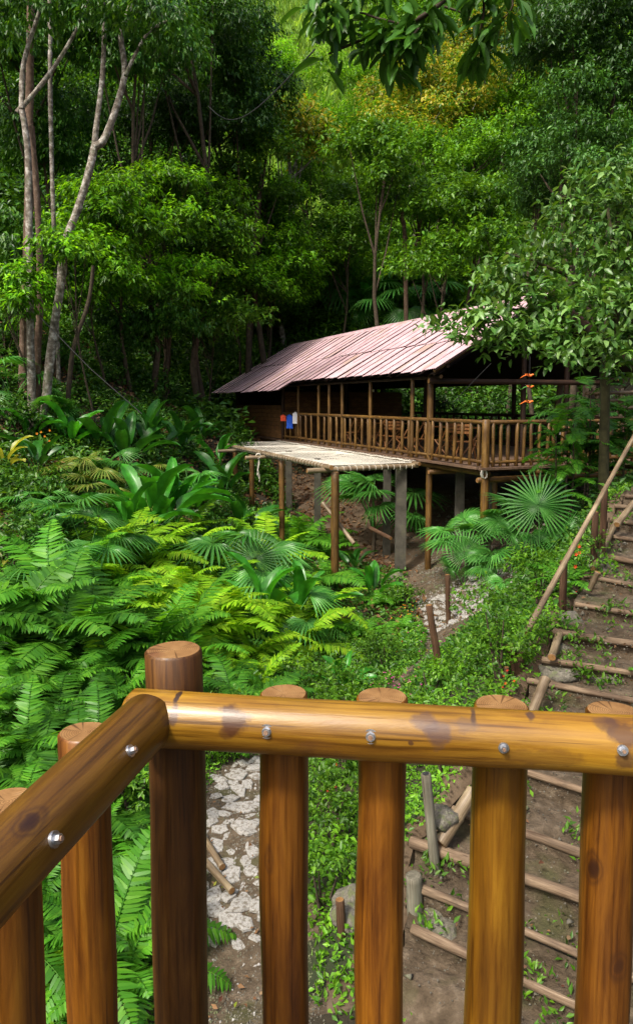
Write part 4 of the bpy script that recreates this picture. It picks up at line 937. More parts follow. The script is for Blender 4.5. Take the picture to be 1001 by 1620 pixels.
# edge poles along the left side of the stairway
for (a_, za, b_, zb, rr) in (((696, 1335), -3.42, (748, 1250), -3.12, .055), ((840, 1130), -2.92, (862, 1074), -2.70, .05), ((931, 935), -2.30, (945, 905), -2.05, .035), ((938, 900), -2.12, (975, 823), -1.78, .04), ((975, 830), -1.72, (1001, 796), -1.5, .045), ((885, 1000), -2.52, (872, 1040), -2.6, .04)):
    log('edge_pole', PZ(*a_, za), PZ(*b_, zb), rr, 'bamboo', stair, 12, 8, .1, nodes=.4)
hr = thing('bamboo_handrail', PZ(835, 1040, -2.9), 'long pale bamboo handrail pole sloping up beside the earth stairway', 'handrail')
log('pole', P(831, 1002, 7.6), P(1012, 672, 10.6), .036, 'bamboo', hr, 14, 26, .05, .25, nodes=.36)
for px, pt_, pb, Yd in ((938, 812, 900, 9.5), (953, 776, 835, 9.75), (889, 890, 960, 8.6)):
    b = P(px, pb, Yd); b.z = h1(b.x, b.y) - .2; t_ = P(px, pt_, Yd); log('handrail_post', b, V3(b.x, b.y, t_.z + .02), .045, 'stake', hr, 10, 6, .1)
# individual stakes and stumps
def stake(name, pt, pb, z, r_, mat, label, cat='post', bury=.15, hollow=False):
    b = G(*pb) if z is None else PZ(*pb, z); Yd = b.y; t_ = P(pt[0], pt[1], Yd + (0 if z is None else 0)); b2 = b + (b - t_).normalized() * bury
    root = thing(name, b, label, cat); log('shaft', b2, t_, r_, mat, root, 14, 8, .08, 0, 'endgrain' if mat != 'greystake' else 'greystake')
    if hollow:
        mb = MB(); d_ = (t_ - b).normalized(); mb.tube([t_ + d_ * .001, t_ + d_ * .004], r_ * .62, 14, 0); link('hollow', mb.mesh('hollow', [M['cable']]), root)
stake('wooden_stake', (678, 957), (695, 1062), None, .050, 'stake', 'brown stake leaning left beside the pale stone patch')
stake('wooden_stake', (707, 909), (709, 988), None, .048, 'stake', 'upright brown stake in front of the pale stone patch')
stake('pipe_post', (673, 1224), (687, 1366), -3.55, .040, 'greystake', 'grey weathered hollow pipe standing at the end of a step log', 'pipe', hollow=True)
stake('cut_stump', (654, 1384), (656, 1424), -3.72, .062, 'greystake', 'short square-topped wooden stump beside the lower step log', 'stump')
stake('cut_stump', (537, 1423), (541, 1482), None, .035, 'stake', 'thin short stump beside the stacked grey stones', 'stump')
for i, (a_, b_, lb) in enumerate((((318, 1330), (352, 1384), 'upper of two bamboo poles lying beside the stone path'), ((322, 1372), (367, 1422), 'lower of two bamboo poles lying beside the stone path'))):
    A, B = G(*a_), G(*b_); A.z += .07; B.z += .07; rt = thing('bamboo_pole', A, lb, 'pole', 'bamboo poles lying by the path')
    log('cane', A + (A - B) * .6, B, .032, 'bamboo', rt, 12, 8, .06, nodes=.3)
# fallen poles under the pavilion
for a_, b_, mt, lb in (((510, 795), (560, 860), 'bamboo', 'yellowish bamboo pole leaning under the net deck'), ((585, 835), (618, 852), 'stake', 'short brown log lying on the bank under the net deck')):
    A, B = P(*a_, 18.2), P(*b_, 17.4); rt = thing('fallen_pole', B, lb, 'pole'); log('cane', A, B, .05, mt, rt, 10, 6, .06, nodes=.5 if mt == 'bamboo' else 0)
# bamboo fence steps at far right behind the pavilion
fn = thing('bamboo_fence', P(975, 660, 21), 'pale bamboo rail fence on the slope right of the pavilion', 'fence')
for px in (943, 905 + 75, 1010): b = P(px, 663, 21); b.z -= .3; log('fence_post', b, V3(b.x, b.y, P(px, 614, 21).z), .075, 'bamboo', fn, 10, 4)
for py in (622, 634, 646): log('fence_rail', P(925, py, 20.9), P(1030, py - 2, 20.9), .05, 'bamboo', fn, 8, 6, nodes=.5)
sg_ = thing('pale_tree_stump', P(886, 650, 23), 'pale reddish bare trunk seen through the pavilion opening at the right', 'tree trunk')
log('trunk', P(880, 655, 23), P(893, 560, 23), .10, 'steplog', sg_, 10, 6, .15)
# stones of the lower path and the pale patch
def rock_mesh(seed, flat=.6, sub=2):
    import bmesh
    bm = bmesh.new(); bmesh.ops.create_icosphere(bm, subdivisions=sub, radius=1)
    for v in bm.verts:
        n_ = mnoise.noise(v.co * 1.1 + Vector((seed, 0, 0))) * .45 + mnoise.noise(v.co * 2.7 + Vector((0, seed, 0))) * .18
        v.co *= 1 + n_; v.co.z *= flat
        v.co.z = min(v.co.z, flat * .62) if flat < .5 else v.co.z
    me = bpy.data.meshes.new('stone'); bm.to_mesh(me); bm.free(); me.polygons.foreach_set('use_smooth', np.ones(len(me.polygons), bool)); return me
def polystone(seed):
    random.seed(seed); n = random.choice((5, 6, 7)); V = []
    for z, s in ((-.25, 1.05), (.10, 1.0), (.17, .86)):
        for i in range(n): a_ = 6.283 * i / n + random.Random(seed * 31 + i).uniform(-.3, .3); r_ = random.Random(seed * 17 + i).uniform(.75, 1.15); V.append((math.cos(a_) * r_ * s, math.sin(a_) * r_ * s * .8, z + random.Random(seed * 7 + i).uniform(-.02, .02)))
    V.append((0, 0, .20)); F = [(j * n + i, j * n + (i + 1) % n, (j + 1) * n + (i + 1) % n, (j + 1) * n + i) for j in range(2) for i in range(n)] + [(2 * n + i, 2 * n + (i + 1) % n, 3 * n) for i in range(n)]
    me = mk_mesh('stone', V, F, M['pale_stone'])
    return me
STN = [polystone(k) for k in range(10)]; random.seed(99)
pathp = bpy.data.objects.new('stone_path', None); COL.objects.link(pathp); tag(pathp, kind='structure'); pathp.location = (0, 7, -4.2)
cells = []
def lay_stones(x0, x1, y0, y1, step, size, inside, jit=.3):
    y = y0; row = 0
    while y < y1:
        x = x0 + (row % 2) * step * .5
        while x < x1:
            px_, py_ = x + random.uniform(-jit, jit) * step, y + random.uniform(-jit, jit) * step
            if inside(px_, py_):
                s = size * random.uniform(.7, 1.25)
                link('stone', random.choice(STN), pathp, Matrix.Translation((px_, py_, h1(px_, py_) + random.uniform(-.02, .02))) @ Matrix.Rotation(random.random() * 6.28, 4, 'Z') @ Matrix.Rotation(random.uniform(-.12, .12), 4, 'X') @ Matrix.Rotation(random.uniform(-.12, .12), 4, 'Y') @ Matrix.Diagonal((s, s, s * .55, 1)))
            x += step
        y += step * .85; row += 1
lay_stones(-1.6, .3, 5.6, 9.2, .19, .115, lambda x, y: path_dist(np.array([x]), np.array([y]))[0] < .02 and (y > 6.5 or random.random() < .45) + .25 * math.sin(x * 7))
lay_stones(2.3, 4.4, 13.4, 15.9, .27, .16, lambda x, y: path_dist(np.array([x]), np.array([y]))[0] < -.1)
# pebbles and grit
def grit(name, n, region, smin, smax, mat, lift=.0):
    x0, x1, y0, y1, test = region; px_, py_ = rng.uniform(x0, x1, n), rng.uniform(y0, y1, n); k = test(px_, py_); px_, py_ = px_[k], py_[k]; n = len(px_)
    if not n: return
    z = H(px_, py_); base = np.array([(1, 0, 0), (-.5, .87, 0), (-.5, -.87, 0), (.1, .05, .9), (.1, 0, -.6)]); s = rng.uniform(smin, smax, (n, 1, 1)) * rng.uniform(.6, 1.3, (n, 1, 3)); a_ = rng.uniform(0, 6.28, n); c_, s_ = np.cos(a_), np.sin(a_)
    V = base[None] * s; V = np.stack([V[..., 0] * c_[:, None] - V[..., 1] * s_[:, None], V[..., 0] * s_[:, None] + V[..., 1] * c_[:, None], V[..., 2]], -1) + np.stack([px_, py_, z + lift], -1)[:, None]
    F = (np.arange(n)[:, None, None] * 5 + np.array([[0, 1, 3], [1, 2, 3], [2, 0, 3], [1, 0, 4], [2, 1, 4], [0, 2, 4]])).reshape(-1, 3)
    tag(link(name, mk_mesh(name, V.reshape(-1, 3), F, M[mat])), kind='stuff')
grit('path_gravel', 14000, (-1.5, .6, 3.5, 8.6, lambda x, y: path_dist(x, y) < .08), .003, .016, 'rock')
grit('path_pale_gravel', 1200, (-1.5, .6, 3.5, 8.6, lambda x, y: path_dist(x, y) < .05), .006, .024, 'pale_stone')
grit('patch_gravel', 1500, (2.2, 4.4, 13.2, 16.4, lambda x, y: path_dist(x, y) < .0), .012, .04, 'pale_stone')
grit('upper_path_gravel', 3500, (1.0, 4.6, 11, 19, lambda x, y: path_dist(x, y) < .2), .008, .03, 'rock')
grit('bank_gravel', 2500, (2.5, 9, 15, 24, lambda x, y: under_hut(x, y, .8)), .015, .07, 'rock')
def stair_test(x, y): return stair_mask(x, y, -.02)[0]
grit('stair_pebbles', 500, (.3, 7.5, 3.5, 14, stair_test), .015, .04, 'rock', .29)
grit('stair_gravel', 24000, (.3, 7.5, 3.5, 14, stair_test), .003, .012, 'rock', .29)
for i in range(1): pass
# rocks beside the stairway: things of their own
def rock(px, py, z, sx, sz, label, seed):
    c = G(px, py) if z is None else PZ(px, py, z); me = rock_mesh(seed, sz / sx); me.materials.append(M['rock']); me.name = 'rock'
    o = link('rock', me, None, Matrix.Translation(c + V3(0, 0, sz * .25)) @ Matrix.Rotation(seed, 4, 'Z') @ Matrix.Scale(sx, 4)); tag(o, label, 'rock')
rock(953, 903, -2.22, .19, .14, 'dark mossy rock wedged under the slanting edge pole at the top of the stairway', 1)
rock(903, 986, -2.55, .15, .12, 'rounded mossy rock left of the fourth visible step from the rail', 2)
rock(889, 1034, -2.72, .12, .09, 'smaller rounded mossy rock below the rounded one beside the stairs', 3.3)
rock(887, 1066, -2.82, .24, .10, 'flat wide mossy rock lying on the stair edge just above the handrail', 4.1)
rock(965, 1079, -2.82, .12, .06, 'small flat stone set in the earth step near the right edge', 5.5)
rock(945, 1078, -2.82, .08, .04, 'smallest flat stone beside another on the earth step', 6.5)
rock(555, 1430, None, .14, .12, 'upper grey stone stacked beside the thin stump', 7.2)
rock(553, 1462, None, .15, .10, 'lower pale grey stone stacked beside the thin stump', 8.4)
rock(700, 1480, -3.88, .17, .09, 'jagged grey stone lying between the two lowest step logs', 9.1)
rock(688, 1444, -3.80, .09, .05, 'small bluish stone beside the stump under the lower step log', 10.1)
rock(697, 1297, -3.3, .14, .09, 'mossy stone propping the bamboo edge pole', 11.7)
rock(628, 915, None, .20, .14, 'mossy dark rock at the foot of the bare bank', 12.6)
rock(600, 925, None, .16, .08, 'pale flat rock beside the mossy dark rock', 13.2)
# cables
def cable(pts, r_, label):
    mb = MB(); mb.tube(pts, r_, 4, 0, False); tag(link('cable', mb.mesh('cable', [M['cable']])), label, 'cable')
A, B = P(498, 78, 9), P(330, 168, 26); cable([A.lerp(B, i / 14) + V3(0, 0, -.6 * math.sin(math.pi * i / 14)) for i in range(15)], .009, 'thin dark cable sagging across the trees at the upper left')
A, B = P(640, 740, 17.5), P(776, 572, 15.2); cable([P(715, 638, 16.2), P(776, 575, 15.4)], .008, 'short thin dark stay line in front of the pavilion gable')
A, B = P(62, 500, 20), P(225, 655, 19.5); cable([A, A.lerp(B, .5) + V3(0, 0, -.1), B], .012, 'thin grey line slanting through the shade at the left')

# ================================================================== TREES
random.seed(5)
SL_ = 'trees on the far wooded slope'
TREES = [
 # name,label,px,py,Y,rx,rz,kind,nb,extra
 ('broadleaf_tree', 'golden olive leaved tree high on the slope under the overhanging branch', 690, 150, 46, 85, 75, 'gold', 11, {}),
 ('broadleaf_tree', 'golden leaved tree at the top right of the slope beside the tall grey-green tree', 775, 85, 52, 60, 65, 'gold', 8, {}),
 ('broadleaf_tree', 'small golden tinted tree left of the olive leaved one', 618, 165, 50, 45, 45, 'gold', 6, {}),
 ('broadleaf_tree', 'pale light-green feathery tree on the upper slope beside the grass clearing', 512, 190, 48, 55, 75, 'airy', 9, {}),
 ('broadleaf_tree', 'yellow-green dense tree right of the dark hanging foliage', 450, 215, 38, 62, 62, 'gold', 9, {}),
 ('broadleaf_tree', 'bright yellow-green tree below the yellow-green dense one', 410, 265, 34, 60, 50, 'bright', 8, {}),
 ('broadleaf_tree', 'rounded deep green bushy tree right of the middle slope', 755, 228, 40, 65, 48, 'bright', 9, {}),
 ('broadleaf_tree', 'dark leafed slender tree with a forked thin trunk in the middle of the slope', 605, 262, 34, 62, 62, 'mid', 10, dict(tr=.006)),
 ('broadleaf_tree', 'fine-leaved soft green tree above the pavilion roof', 745, 320, 34, 85, 50, 'mid', 10, {}),
 ('broadleaf_tree', 'light green shrubby tree between the soft green tree and the forked one', 665, 330, 36, 50, 45, 'bright', 7, {}),
 ('broadleaf_tree', 'tall grey-green tree filling the upper right corner', 930, 90, 25, 115, 105, 'greyfine', 14, dict(tr=.006)),
 ('broadleaf_tree', 'grey-green tree just below the tall one at the right', 905, 215, 24, 95, 75, 'greyfine', 12, dict(tr=.006)),
 ('broadleaf_tree', 'small-leaved dark tree behind the glossy one at the right edge', 965, 300, 22, 70, 70, 'greyfine', 9, {}),
 ('broadleaf_tree', 'bright green tree crowning the far slope top right of the clearing', 655, 45, 66, 70, 55, 'bright', 8, {}),
 ('broadleaf_tree', 'airy green tree at the upper edge near the tall grey-green tree', 835, 40, 58, 55, 55, 'bright', 8, {}),
 ('broadleaf_tree', 'soft light tree at the left edge of the grass clearing', 440, 95, 60, 28, 34, 'airy', 6, {}),
 ('broadleaf_tree', 'light green tree low in the grass clearing', 575, 140, 62, 34, 32, 'airy', 6, {}),
 ('broadleaf_tree', 'mid green tree behind the golden ones', 600, 215, 55, 60, 45, 'mid', 7, {}),
 ('broadleaf_tree', 'dark hanging-leaved tree with drooping masses left of the clearing', 345, 120, 24, 80, 110, 'dark', 14, dict(tr=.005, baseoff=40)),
 ('broadleaf_tree', 'deep green tree behind the pale double trunk at the upper left', 215, 60, 26, 105, 80, 'dark', 12, dict(tr=.005)),
 ('broadleaf_tree', 'dark tree in the upper left corner', 40, 50, 28, 110, 90, 'dark', 12, {}),
 ('broadleaf_tree', 'shaded tree behind the slim pale trunks at the left', 70, 210, 30, 110, 70, 'dark', 10, {}),
 ('broadleaf_tree', 'shaded tree between the double trunk and the hanging-leaved tree', 240, 215, 32, 100, 55, 'deep', 9, {}),
 ('broadleaf_tree', 'lime-tipped spreading tree with drooping young leaves, widest at the left', 185, 355, 20, 105, 62, 'lime', 15, dict(tr=.007, fr=.38)),
 ('broadleaf_tree', 'lime-tipped tree mass in the middle of the left slope', 310, 365, 20.5, 105, 60, 'lime', 15, dict(tr=.007, fr=.38)),
 ('broadleaf_tree', 'lime-tipped tree reaching towards the roof ridge', 420, 400, 21.5, 72, 55, 'lime', 10, dict(tr=.007)),
 ('broadleaf_tree', 'low wide lime-tipped tree forming the lower edge of the lime canopy', 250, 450, 27, 110, 42, 'lime', 10, {}),
 ('broadleaf_tree', 'small lit tree at the left edge with pale drooping leaves', 30, 480, 16, 50, 55, 'lime', 8, dict(tr=.007)),
 ('broadleaf_tree', 'shaded bushy tree at the left edge below the lit one', 15, 395, 24, 70, 60, 'dark', 8, {}),
 ('broadleaf_tree', 'dark green bushy tree above the left part of the roof', 545, 400, 38, 60, 45, 'undershrub_lit', 7, {}),
 ('broadleaf_tree', 'leafy green tree just above the roof ridge, left of the glossy tree', 705, 420, 33, 62, 42, 'mid', 8, {}),
 ('broadleaf_tree', 'leafy green tree behind the glossy boughs', 810, 400, 30, 65, 55, 'mid', 9, {}),
 ('broadleaf_tree', 'dark bush-like tree beyond the ridge centre', 610, 345, 44, 40, 45, 'undershrub_lit', 6, {}),
 ('broadleaf_tree', 'shaded tree beyond the right end of the pavilion', 990, 520, 24, 60, 80, 'deep', 8, {}),
 ('broadleaf_tree', 'shaded green tree behind the pavilion opening', 830, 590, 36, 110, 55, 'deep', 8, {}),
 ('broadleaf_tree', 'dark leafy tree behind the pavilion opening, right side', 950, 600, 33, 60, 50, 'deep', 6, {}),
 ('broadleaf_tree', 'lime-tipped foliage reaching down towards the shaded slope, below the widest lime mass', 140, 430, 19.5, 80, 50, 'lime', 12, dict(tr=.006)),
 ('broadleaf_tree', 'lime-tipped low tree directly left of the roof end', 370, 440, 35, 90, 55, 'lime', 14, dict(tr=.006)),
 ('broadleaf_tree', 'lime-tipped tree at the top of the left lime canopy', 250, 300, 21, 80, 35, 'lime', 10, dict(tr=.006)),
 ('broadleaf_tree', 'dark drooping foliage tree at the left edge of the yellow-green ones', 400, 190, 27, 45, 70, 'dark', 9, dict(tr=.005)),
 ('broadleaf_tree', 'dark tree closing the upper left beside the hanging-leaved tree', 300, 30, 27, 90, 60, 'dark', 10, dict(tr=.005)),
 ('broadleaf_tree', 'shaded low tree in the dark left slope above the slanting line', 240, 520, 25.5, 80, 38, 'dark', 8, dict(tr=.005)),
 ('broadleaf_tree', 'shaded low tree left of the roof end', 330, 540, 29, 35, 30, 'deep', 8, dict(tr=.005)),
 ('broadleaf_tree', 'bright tree on the upper slope between the golden trees', 720, 60, 60, 60, 45, 'bright', 8, {}),
 ('broadleaf_tree', 'golden tree close below the overhanging leaves', 655, 190, 44, 55, 45, 'gold', 8, {}),
 ('broadleaf_tree', 'light green tree right of the golden mass', 800, 150, 48, 50, 55, 'bright', 8, {}),
 ('broadleaf_tree', 'fresh green tree left of the rounded bushy one', 690, 250, 42, 45, 45, 'bright', 7, {}),
 ('broadleaf_tree', 'mid green tree low behind the forked thin stem', 560, 330, 42, 50, 50, 'mid', 8, {}),
 ('broadleaf_tree', 'light yellow-green tree below the feathery one', 490, 300, 42, 45, 55, 'bright', 8, {}),
 ('broadleaf_tree', 'dark grey-green tree linking the corner tree and the glossy tree', 850, 300, 26, 60, 50, 'greyfine', 9, dict(tr=.005)),
 ('broadleaf_tree', 'airy bright tree at the very top centre', 610, 10, 75, 60, 35, 'bright', 7, {}),
 ('broadleaf_tree', 'bright tree at the very top right of centre', 760, 5, 72, 60, 35, 'airy', 7, {}),
 ('broadleaf_tree', 'lime-tipped tree between the middle lime mass and the yellow-green trees', 425, 345, 37, 70, 50, 'lime', 11, dict(tr=.004)),
 ('broadleaf_tree', 'leafy green tree just above the left end of the roof', 430, 480, 38.5, 60, 30, 'undershrub_lit', 10, dict(tr=.004)),
 ('broadleaf_tree', 'lime-tipped tree behind the leaning pale tree at the left', 110, 390, 25.5, 60, 45, 'lime', 10, dict(tr=.004)),
 ('broadleaf_tree', 'mid green leafy tree low on the slope left of the roof ridge', 330, 500, 31, 60, 40, 'mid', 9, dict(tr=.004)),
 ('broadleaf_tree', 'broad leafy tree behind the middle of the ridge', 520, 440, 40, 60, 40, 'bright', 8, dict(tr=.004)),
 ('broadleaf_tree', 'bright leafy tree behind the ridge near the forked stem', 620, 400, 41, 55, 45, 'bright', 8, dict(tr=.004)),
 ('leafy_bough_tree', 'lime-leaved low tree crossing in front of the leaning pale trunk', 115, 400, 20.2, 48, 36, 'lime', 8, dict(tr=.0035, front=True)),
 ('leafy_bough_tree', 'lime-leaved low tree in front of the slim pale trunks at the left edge', 12, 465, 20.0, 52, 42, 'lime', 8, dict(tr=.0035, front=True)),
]
for nm, lb, px, py, Yd, rx, rz, kd, nb, ex in TREES:
    if px < 480 and Yd < 30 and not ex.pop('front', False): Yd = max(Yd, float(np.interp(px, [0, 150, 300, 350, 420, 480], [22, 25, 29.5, 34, 36, 38])))
    tree(nm, lb, 'tree', px, py, Yd, rx, rz, kd, nb, group=None, **{**dict(bark='bark' if kd in ('gold',) else 'bark_dark'), **ex})

def trunk_tree(label, limbs, bark, Yd, crown=None, tb=None):
    """trunk and branches drawn through given points; limbs: list of ([(px,py)...], r0, r1)"""
    b = P(*limbs[0][0][0], Yd); root = thing('slender_tree', (b.x, b.y, h1(b.x, b.y)), label, 'tree')
    for i, (pts, r0, r1) in enumerate(limbs):
        q = [P(px, py, Yd + random.uniform(-.12, .12) + (j * .12 if i else 0)) for j, (px, py) in enumerate(pts)]
        if i == 0:
            q[0].z = min(q[0].z, h1(q[0].x, q[0].y)) - .2
        # smooth subdivide
        out = []
        for j in range(len(q) - 1):
            p0, p1, p2, p3 = q[max(j - 1, 0)], q[j], q[j + 1], q[min(j + 2, len(q) - 1)]
            for s in range(5):
                t = s / 5; out.append(.5 * ((2 * p1) + (p2 - p0) * t + (2 * p0 - 5 * p1 + 4 * p2 - p3) * t * t + (3 * p1 - p0 - 3 * p2 + p3) * t ** 3))
        out.append(q[-1]); n = len(out); mb = MB(); mb.tube(out, [r0 + (r1 - r0) * k / (n - 1) for k in range(n)], 10, 0, True, None, .22)
        link('trunk' if i == 0 else 'branch', mb.mesh('trunk', [M[bark]]), root)
    if crown:
        bl = []
        for (px, py, r_) in crown: c = P(px, py, Yd + random.uniform(-1, 1.5)); m_ = r_ * Yd / F_PX; bl.append((c.x, c.y, c.z, m_, m_, m_ * .7))
        me, n = crown_mesh('crown', bl, 'dark', bl[0][:3]); link('crown', me, root, Matrix.Translation(bl[0][:3]))
    return root
trunk_tree('slim pale-barked tree forking into two branches at the upper left', [([(44, 500), (47, 410), (45, 250), (35, 172)], .115, .075), ([(35, 172), (38, 100), (67, 5), (75, -30)], .075, .04), ([(28, 178), (75, 122), (117, 55), (140, 0)], .07, .035)], 'bark', 21, [(60, 20, 60), (130, 10, 50), (10, 60, 45)])
trunk_tree('reddish straight trunk standing behind the slim pale-barked tree', [([(36, 600), (40, 480), (46, 330), (47, 150), (50, -30)], .15, .11)], 'bark_red', 22.5)
trunk_tree('pale tree whose leaning trunk splits into two tall stems with a bent side branch', [([(65, 652), (84, 535), (96, 455), (105, 380), (124, 330), (142, 268), (150, 232)], .13, .095), ([(150, 232), (152, 205), (162, 125), (165, 50), (163, -20)], .085, .05), ([(150, 232), (168, 215), (197, 122), (192, 55), (208, 5), (212, -30)], .11, .05), ([(199, 120), (215, 85), (242, 45), (300, 20)], .055, .03)], 'bark', 21, [(200, 20, 60), (260, 40, 55)])
trunk_tree('rough brown trunk joining the leaning pale tree at its foot', [([(58, 640), (60, 560), (64, 458), (60, 330), (50, 200)], .11, .08)], 'bark_red', 21.4)
trunk_tree('thin spotted pale pole trunk right of the reddish straight one', [([(84, 330), (81, 200), (80, 60), (79, -20)], .07, .06)], 'bark', 24)
trunk_tree('dark slanting thin trunk in the shade right of the leaning pair', [([(104, 630), (115, 560), (140, 480), (148, 420)], .08, .05)], 'bark_dark', 22)
trunk_tree('thin pale forked stem in the middle of the wooded slope above the roof', [([(645, 440), (640, 380), (632, 320), (625, 270)], .12, .07), ([(643, 425), (660, 380), (668, 325)], .09, .05)], 'bark_red', 36)

# right-hand glossy tree: layered boughs over the pavilion front
gb = P(957, 690, 13.2); gz = h1(gb.x, gb.y)
gt = thing('glossy_leaved_tree', (gb.x, gb.y, gz), 'mossy-trunked tree at the right with layered glossy boughs reaching over the pavilion roof', 'tree')
def smooth(q, k=4):
    out = []
    for j in range(len(q) - 1):
        p0, p1, p2, p3 = q[max(j - 1, 0)], q[j], q[j + 1], q[min(j + 2, len(q) - 1)]
        for s in range(k):
            t = s / k; out.append(.5 * ((2 * p1) + (p2 - p0) * t + (2 * p0 - 5 * p1 + 4 * p2 - p3) * t * t + (3 * p1 - p0 - 3 * p2 + p3) * t ** 3))
    out.append(q[-1]); return out
q = smooth([V3(gb.x, gb.y, gz - .2), P(956, 640, 13.2), P(957, 570, 13.2), P(968, 530, 13.2)]); mb = MB(); mb.tube(q, [.092 - .02 * k / len(q) for k in range(len(q))], 12, 0, True, None, .12); link('trunk', mb.mesh('trunk', [M['bark_moss']]), gt)
for pts, r0 in (([(968, 535), (975, 480), (970, 400), (960, 330)], .08), ([(955, 560), (930, 545), (900, 535), (860, 500), (800, 490), (740, 510)], .05), ([(970, 500), (920, 450), (860, 420), (800, 400)], .05), ([(972, 440), (1000, 400), (1030, 350)], .05), ([(965, 540), (985, 520), (1010, 500)], .05)):
    q = smooth([P(px, py, 13.2 - i * .15) for i, (px, py) in enumerate(pts)]); mb = MB(); mb.tube(q, [r0 * (1 - .75 * k / len(q)) for k in range(len(q))], 8, 0, True, None, .1); link('branch', mb.mesh('branch', [M['bark_moss']]), gt)
GB = [(720, 520, 12.3, 34, 16), (755, 510, 12.4, 38, 20), (800, 500, 12.4, 42, 24), (800, 545, 12.2, 34, 22), (770, 560, 12.2, 20, 12), (845, 480, 12.3, 45, 26), (850, 535, 12.2, 34, 22), (900, 490, 12.4, 45, 26), (950, 480, 12.5, 45, 26), (990, 490, 12.4, 40, 28),
      (790, 450, 12.8, 36, 18), (830, 430, 12.8, 45, 22), (880, 405, 12.8, 45, 22), (840, 465, 12.6, 40, 20), (930, 420, 12.8, 45, 26), (985, 420, 12.8, 42, 28), (900, 350, 13.2, 42, 24), (950, 330, 13.2, 45, 28), (1000, 320, 13.2, 40, 34), (870, 375, 13.2, 34, 18), (960, 375, 13.0, 45, 24), (1010, 375, 13.0, 35, 28), (935, 290, 13.6, 34, 24), (985, 265, 13.8, 36, 26), (960, 455, 13.0, 50, 22), (820, 520, 12.6, 40, 18), (740, 535, 12.1, 32, 12), (900, 545, 12.0, 38, 18), (940, 520, 12.1, 40, 20), (985, 555, 12.0, 40, 26), (700, 528, 12.1, 18, 8), (845, 560, 12.1, 30, 12), (900, 572, 12.0, 34, 14), (960, 580, 12.0, 36, 16), (1000, 600, 12.0, 34, 18), (925, 560, 11.9, 30, 12)]
bl = []
for px, py, Yd, rx, rz in GB:
    c = P(px, py, Yd); m_ = Yd / F_PX; k_ = 1.25 if py > 470 else 1.1; bl.append((c.x, c.y, c.z, rx * m_ * k_, rx * m_ * .8, rz * m_ * k_ * .68))
me, n = crown_mesh('crown', bl, 'glossy', bl[0][:3]); NLEAF += n; link('crown', me, gt, Matrix.Translation(bl[0][:3]))

# overhanging branch close to the camera at the top
OY = 5.0
ob = thing('overhanging_branch', P(650, -40, OY), 'dark leafy branch hanging into view at the top centre, close to the viewer', 'branch')
segs = [([(760, -60), (690, 10), (640, 40), (580, 60), (520, 85)], .022), ([(690, 10), (650, 60), (628, 95)], .010), ([(760, -60), (765, 10), (757, 60), (750, 95)], .012), ([(760, -60), (810, 0), (790, 35)], .010), ([(640, 40), (600, 30), (560, 20), (500, 40)], .010), ([(690, 0), (600, -20), (520, -10), (505, 20)], .012), ([(700, 10), (730, 20), (745, 30)], .008)]
LV = [broad_leaf('lf_dark', .18, .062, .018, .15, random.uniform(.1, .4), .003, 6) for _ in range(4)]
for m_ in LV:
    m_.name = 'leaf'
    co = np.empty(len(m_.vertices) * 3, np.float32); m_.vertices.foreach_get('co', co)
nleaf = 0
for pts, r0 in segs:
    q = smooth([P(px, py, OY + random.uniform(-.15, .15)) for px, py in pts], 6); mb = MB(); mb.tube(q, [r0 * (1 - .7 * k / len(q)) for k in range(len(q))], 6, 0, True, None, .1)
    link('stem', mb.mesh('stem', [M['bark_dark']]), ob)
    L_ = sum((q[i + 1] - q[i]).length for i in range(len(q) - 1))
    for i in range(int(L_ / .030)):
        if nleaf >= 298: break
        f = random.uniform(.12, 1) * (len(q) - 1.01); j = int(f); p_ = q[j].lerp(q[j + 1], f - j); tg = (q[j + 1] - q[j]).normalized()
        for rep in range(2):
            d_ = (tg * .35 + Vector((random.gauss(0, .7), random.gauss(0, .6), -.35 - random.random() * .75))).normalized()
            o_ = p_ + Vector((random.gauss(0, .05), random.gauss(0, .05), random.gauss(-.02, .045)))
            ax = d_.to_track_quat('X', 'Z').to_matrix().to_4x4()
            link('leaf', random.choice(LV), ob, Matrix.Translation(o_) @ ax @ Matrix.Rotation(random.uniform(-.9, .9), 4, 'X') @ Matrix.Scale(random.uniform(.65, 1.15), 4)); nleaf += 1

# ================================================================== UNDERGROWTH ON THE SLOPE
def scatter_cover(name, n, region, test, leafL, w, mats, up=.15, hgt=.35, p2=.2, clump=.35):
    x0, x1, y0, y1 = region; nc = n // 9; cx_, cy_ = rng.uniform(x0, x1, nc), rng.uniform(y0, y1, nc)
    k = test(cx_, cy_); cx_, cy_ = cx_[k], cy_[k]; nc = len(cx_); rep = 9
    hh = hgt * rng.uniform(.2, 1.3, nc)
    px_ = np.repeat(cx_, rep) + rng.normal(size=nc * rep) * clump; py_ = np.repeat(cy_, rep) + rng.normal(size=nc * rep) * clump
    k = test(px_, py_); px_, py_ = px_[k], py_[k]; hh = np.repeat(hh, rep)[k]
    m = len(px_); z = H(px_, py_) + hh * rng.random(m); p = np.c_[px_, py_, z]
    d = norm(rand_unit(m) * np.array([1, 1, .5]) + np.array([0, 0, up])); nn = norm(np.array([0, -.3, 1.0]) + rand_unit(m) * .6)
    ll = leafL * rng.uniform(.55, 1.35, m); mi = (rng.random(m) < p2).astype(int)
    return tag(link(name, leaves_mesh(name, p, d, nn, ll, ll * w, [M[a] for a in mats], mi)), kind='stuff')
def in_view(x, y, mx=.5): return (np.abs(x) < y * mx + 1.5)
def far_t(x, y): return in_view(x, y) & ~under_hut(x, y, .6)
def grass_zone(x, y):
    # the bright clearing between the dark tree and the golden ones
    u = x / y; return (y > 50) & (u > -.095) & (u < .06)
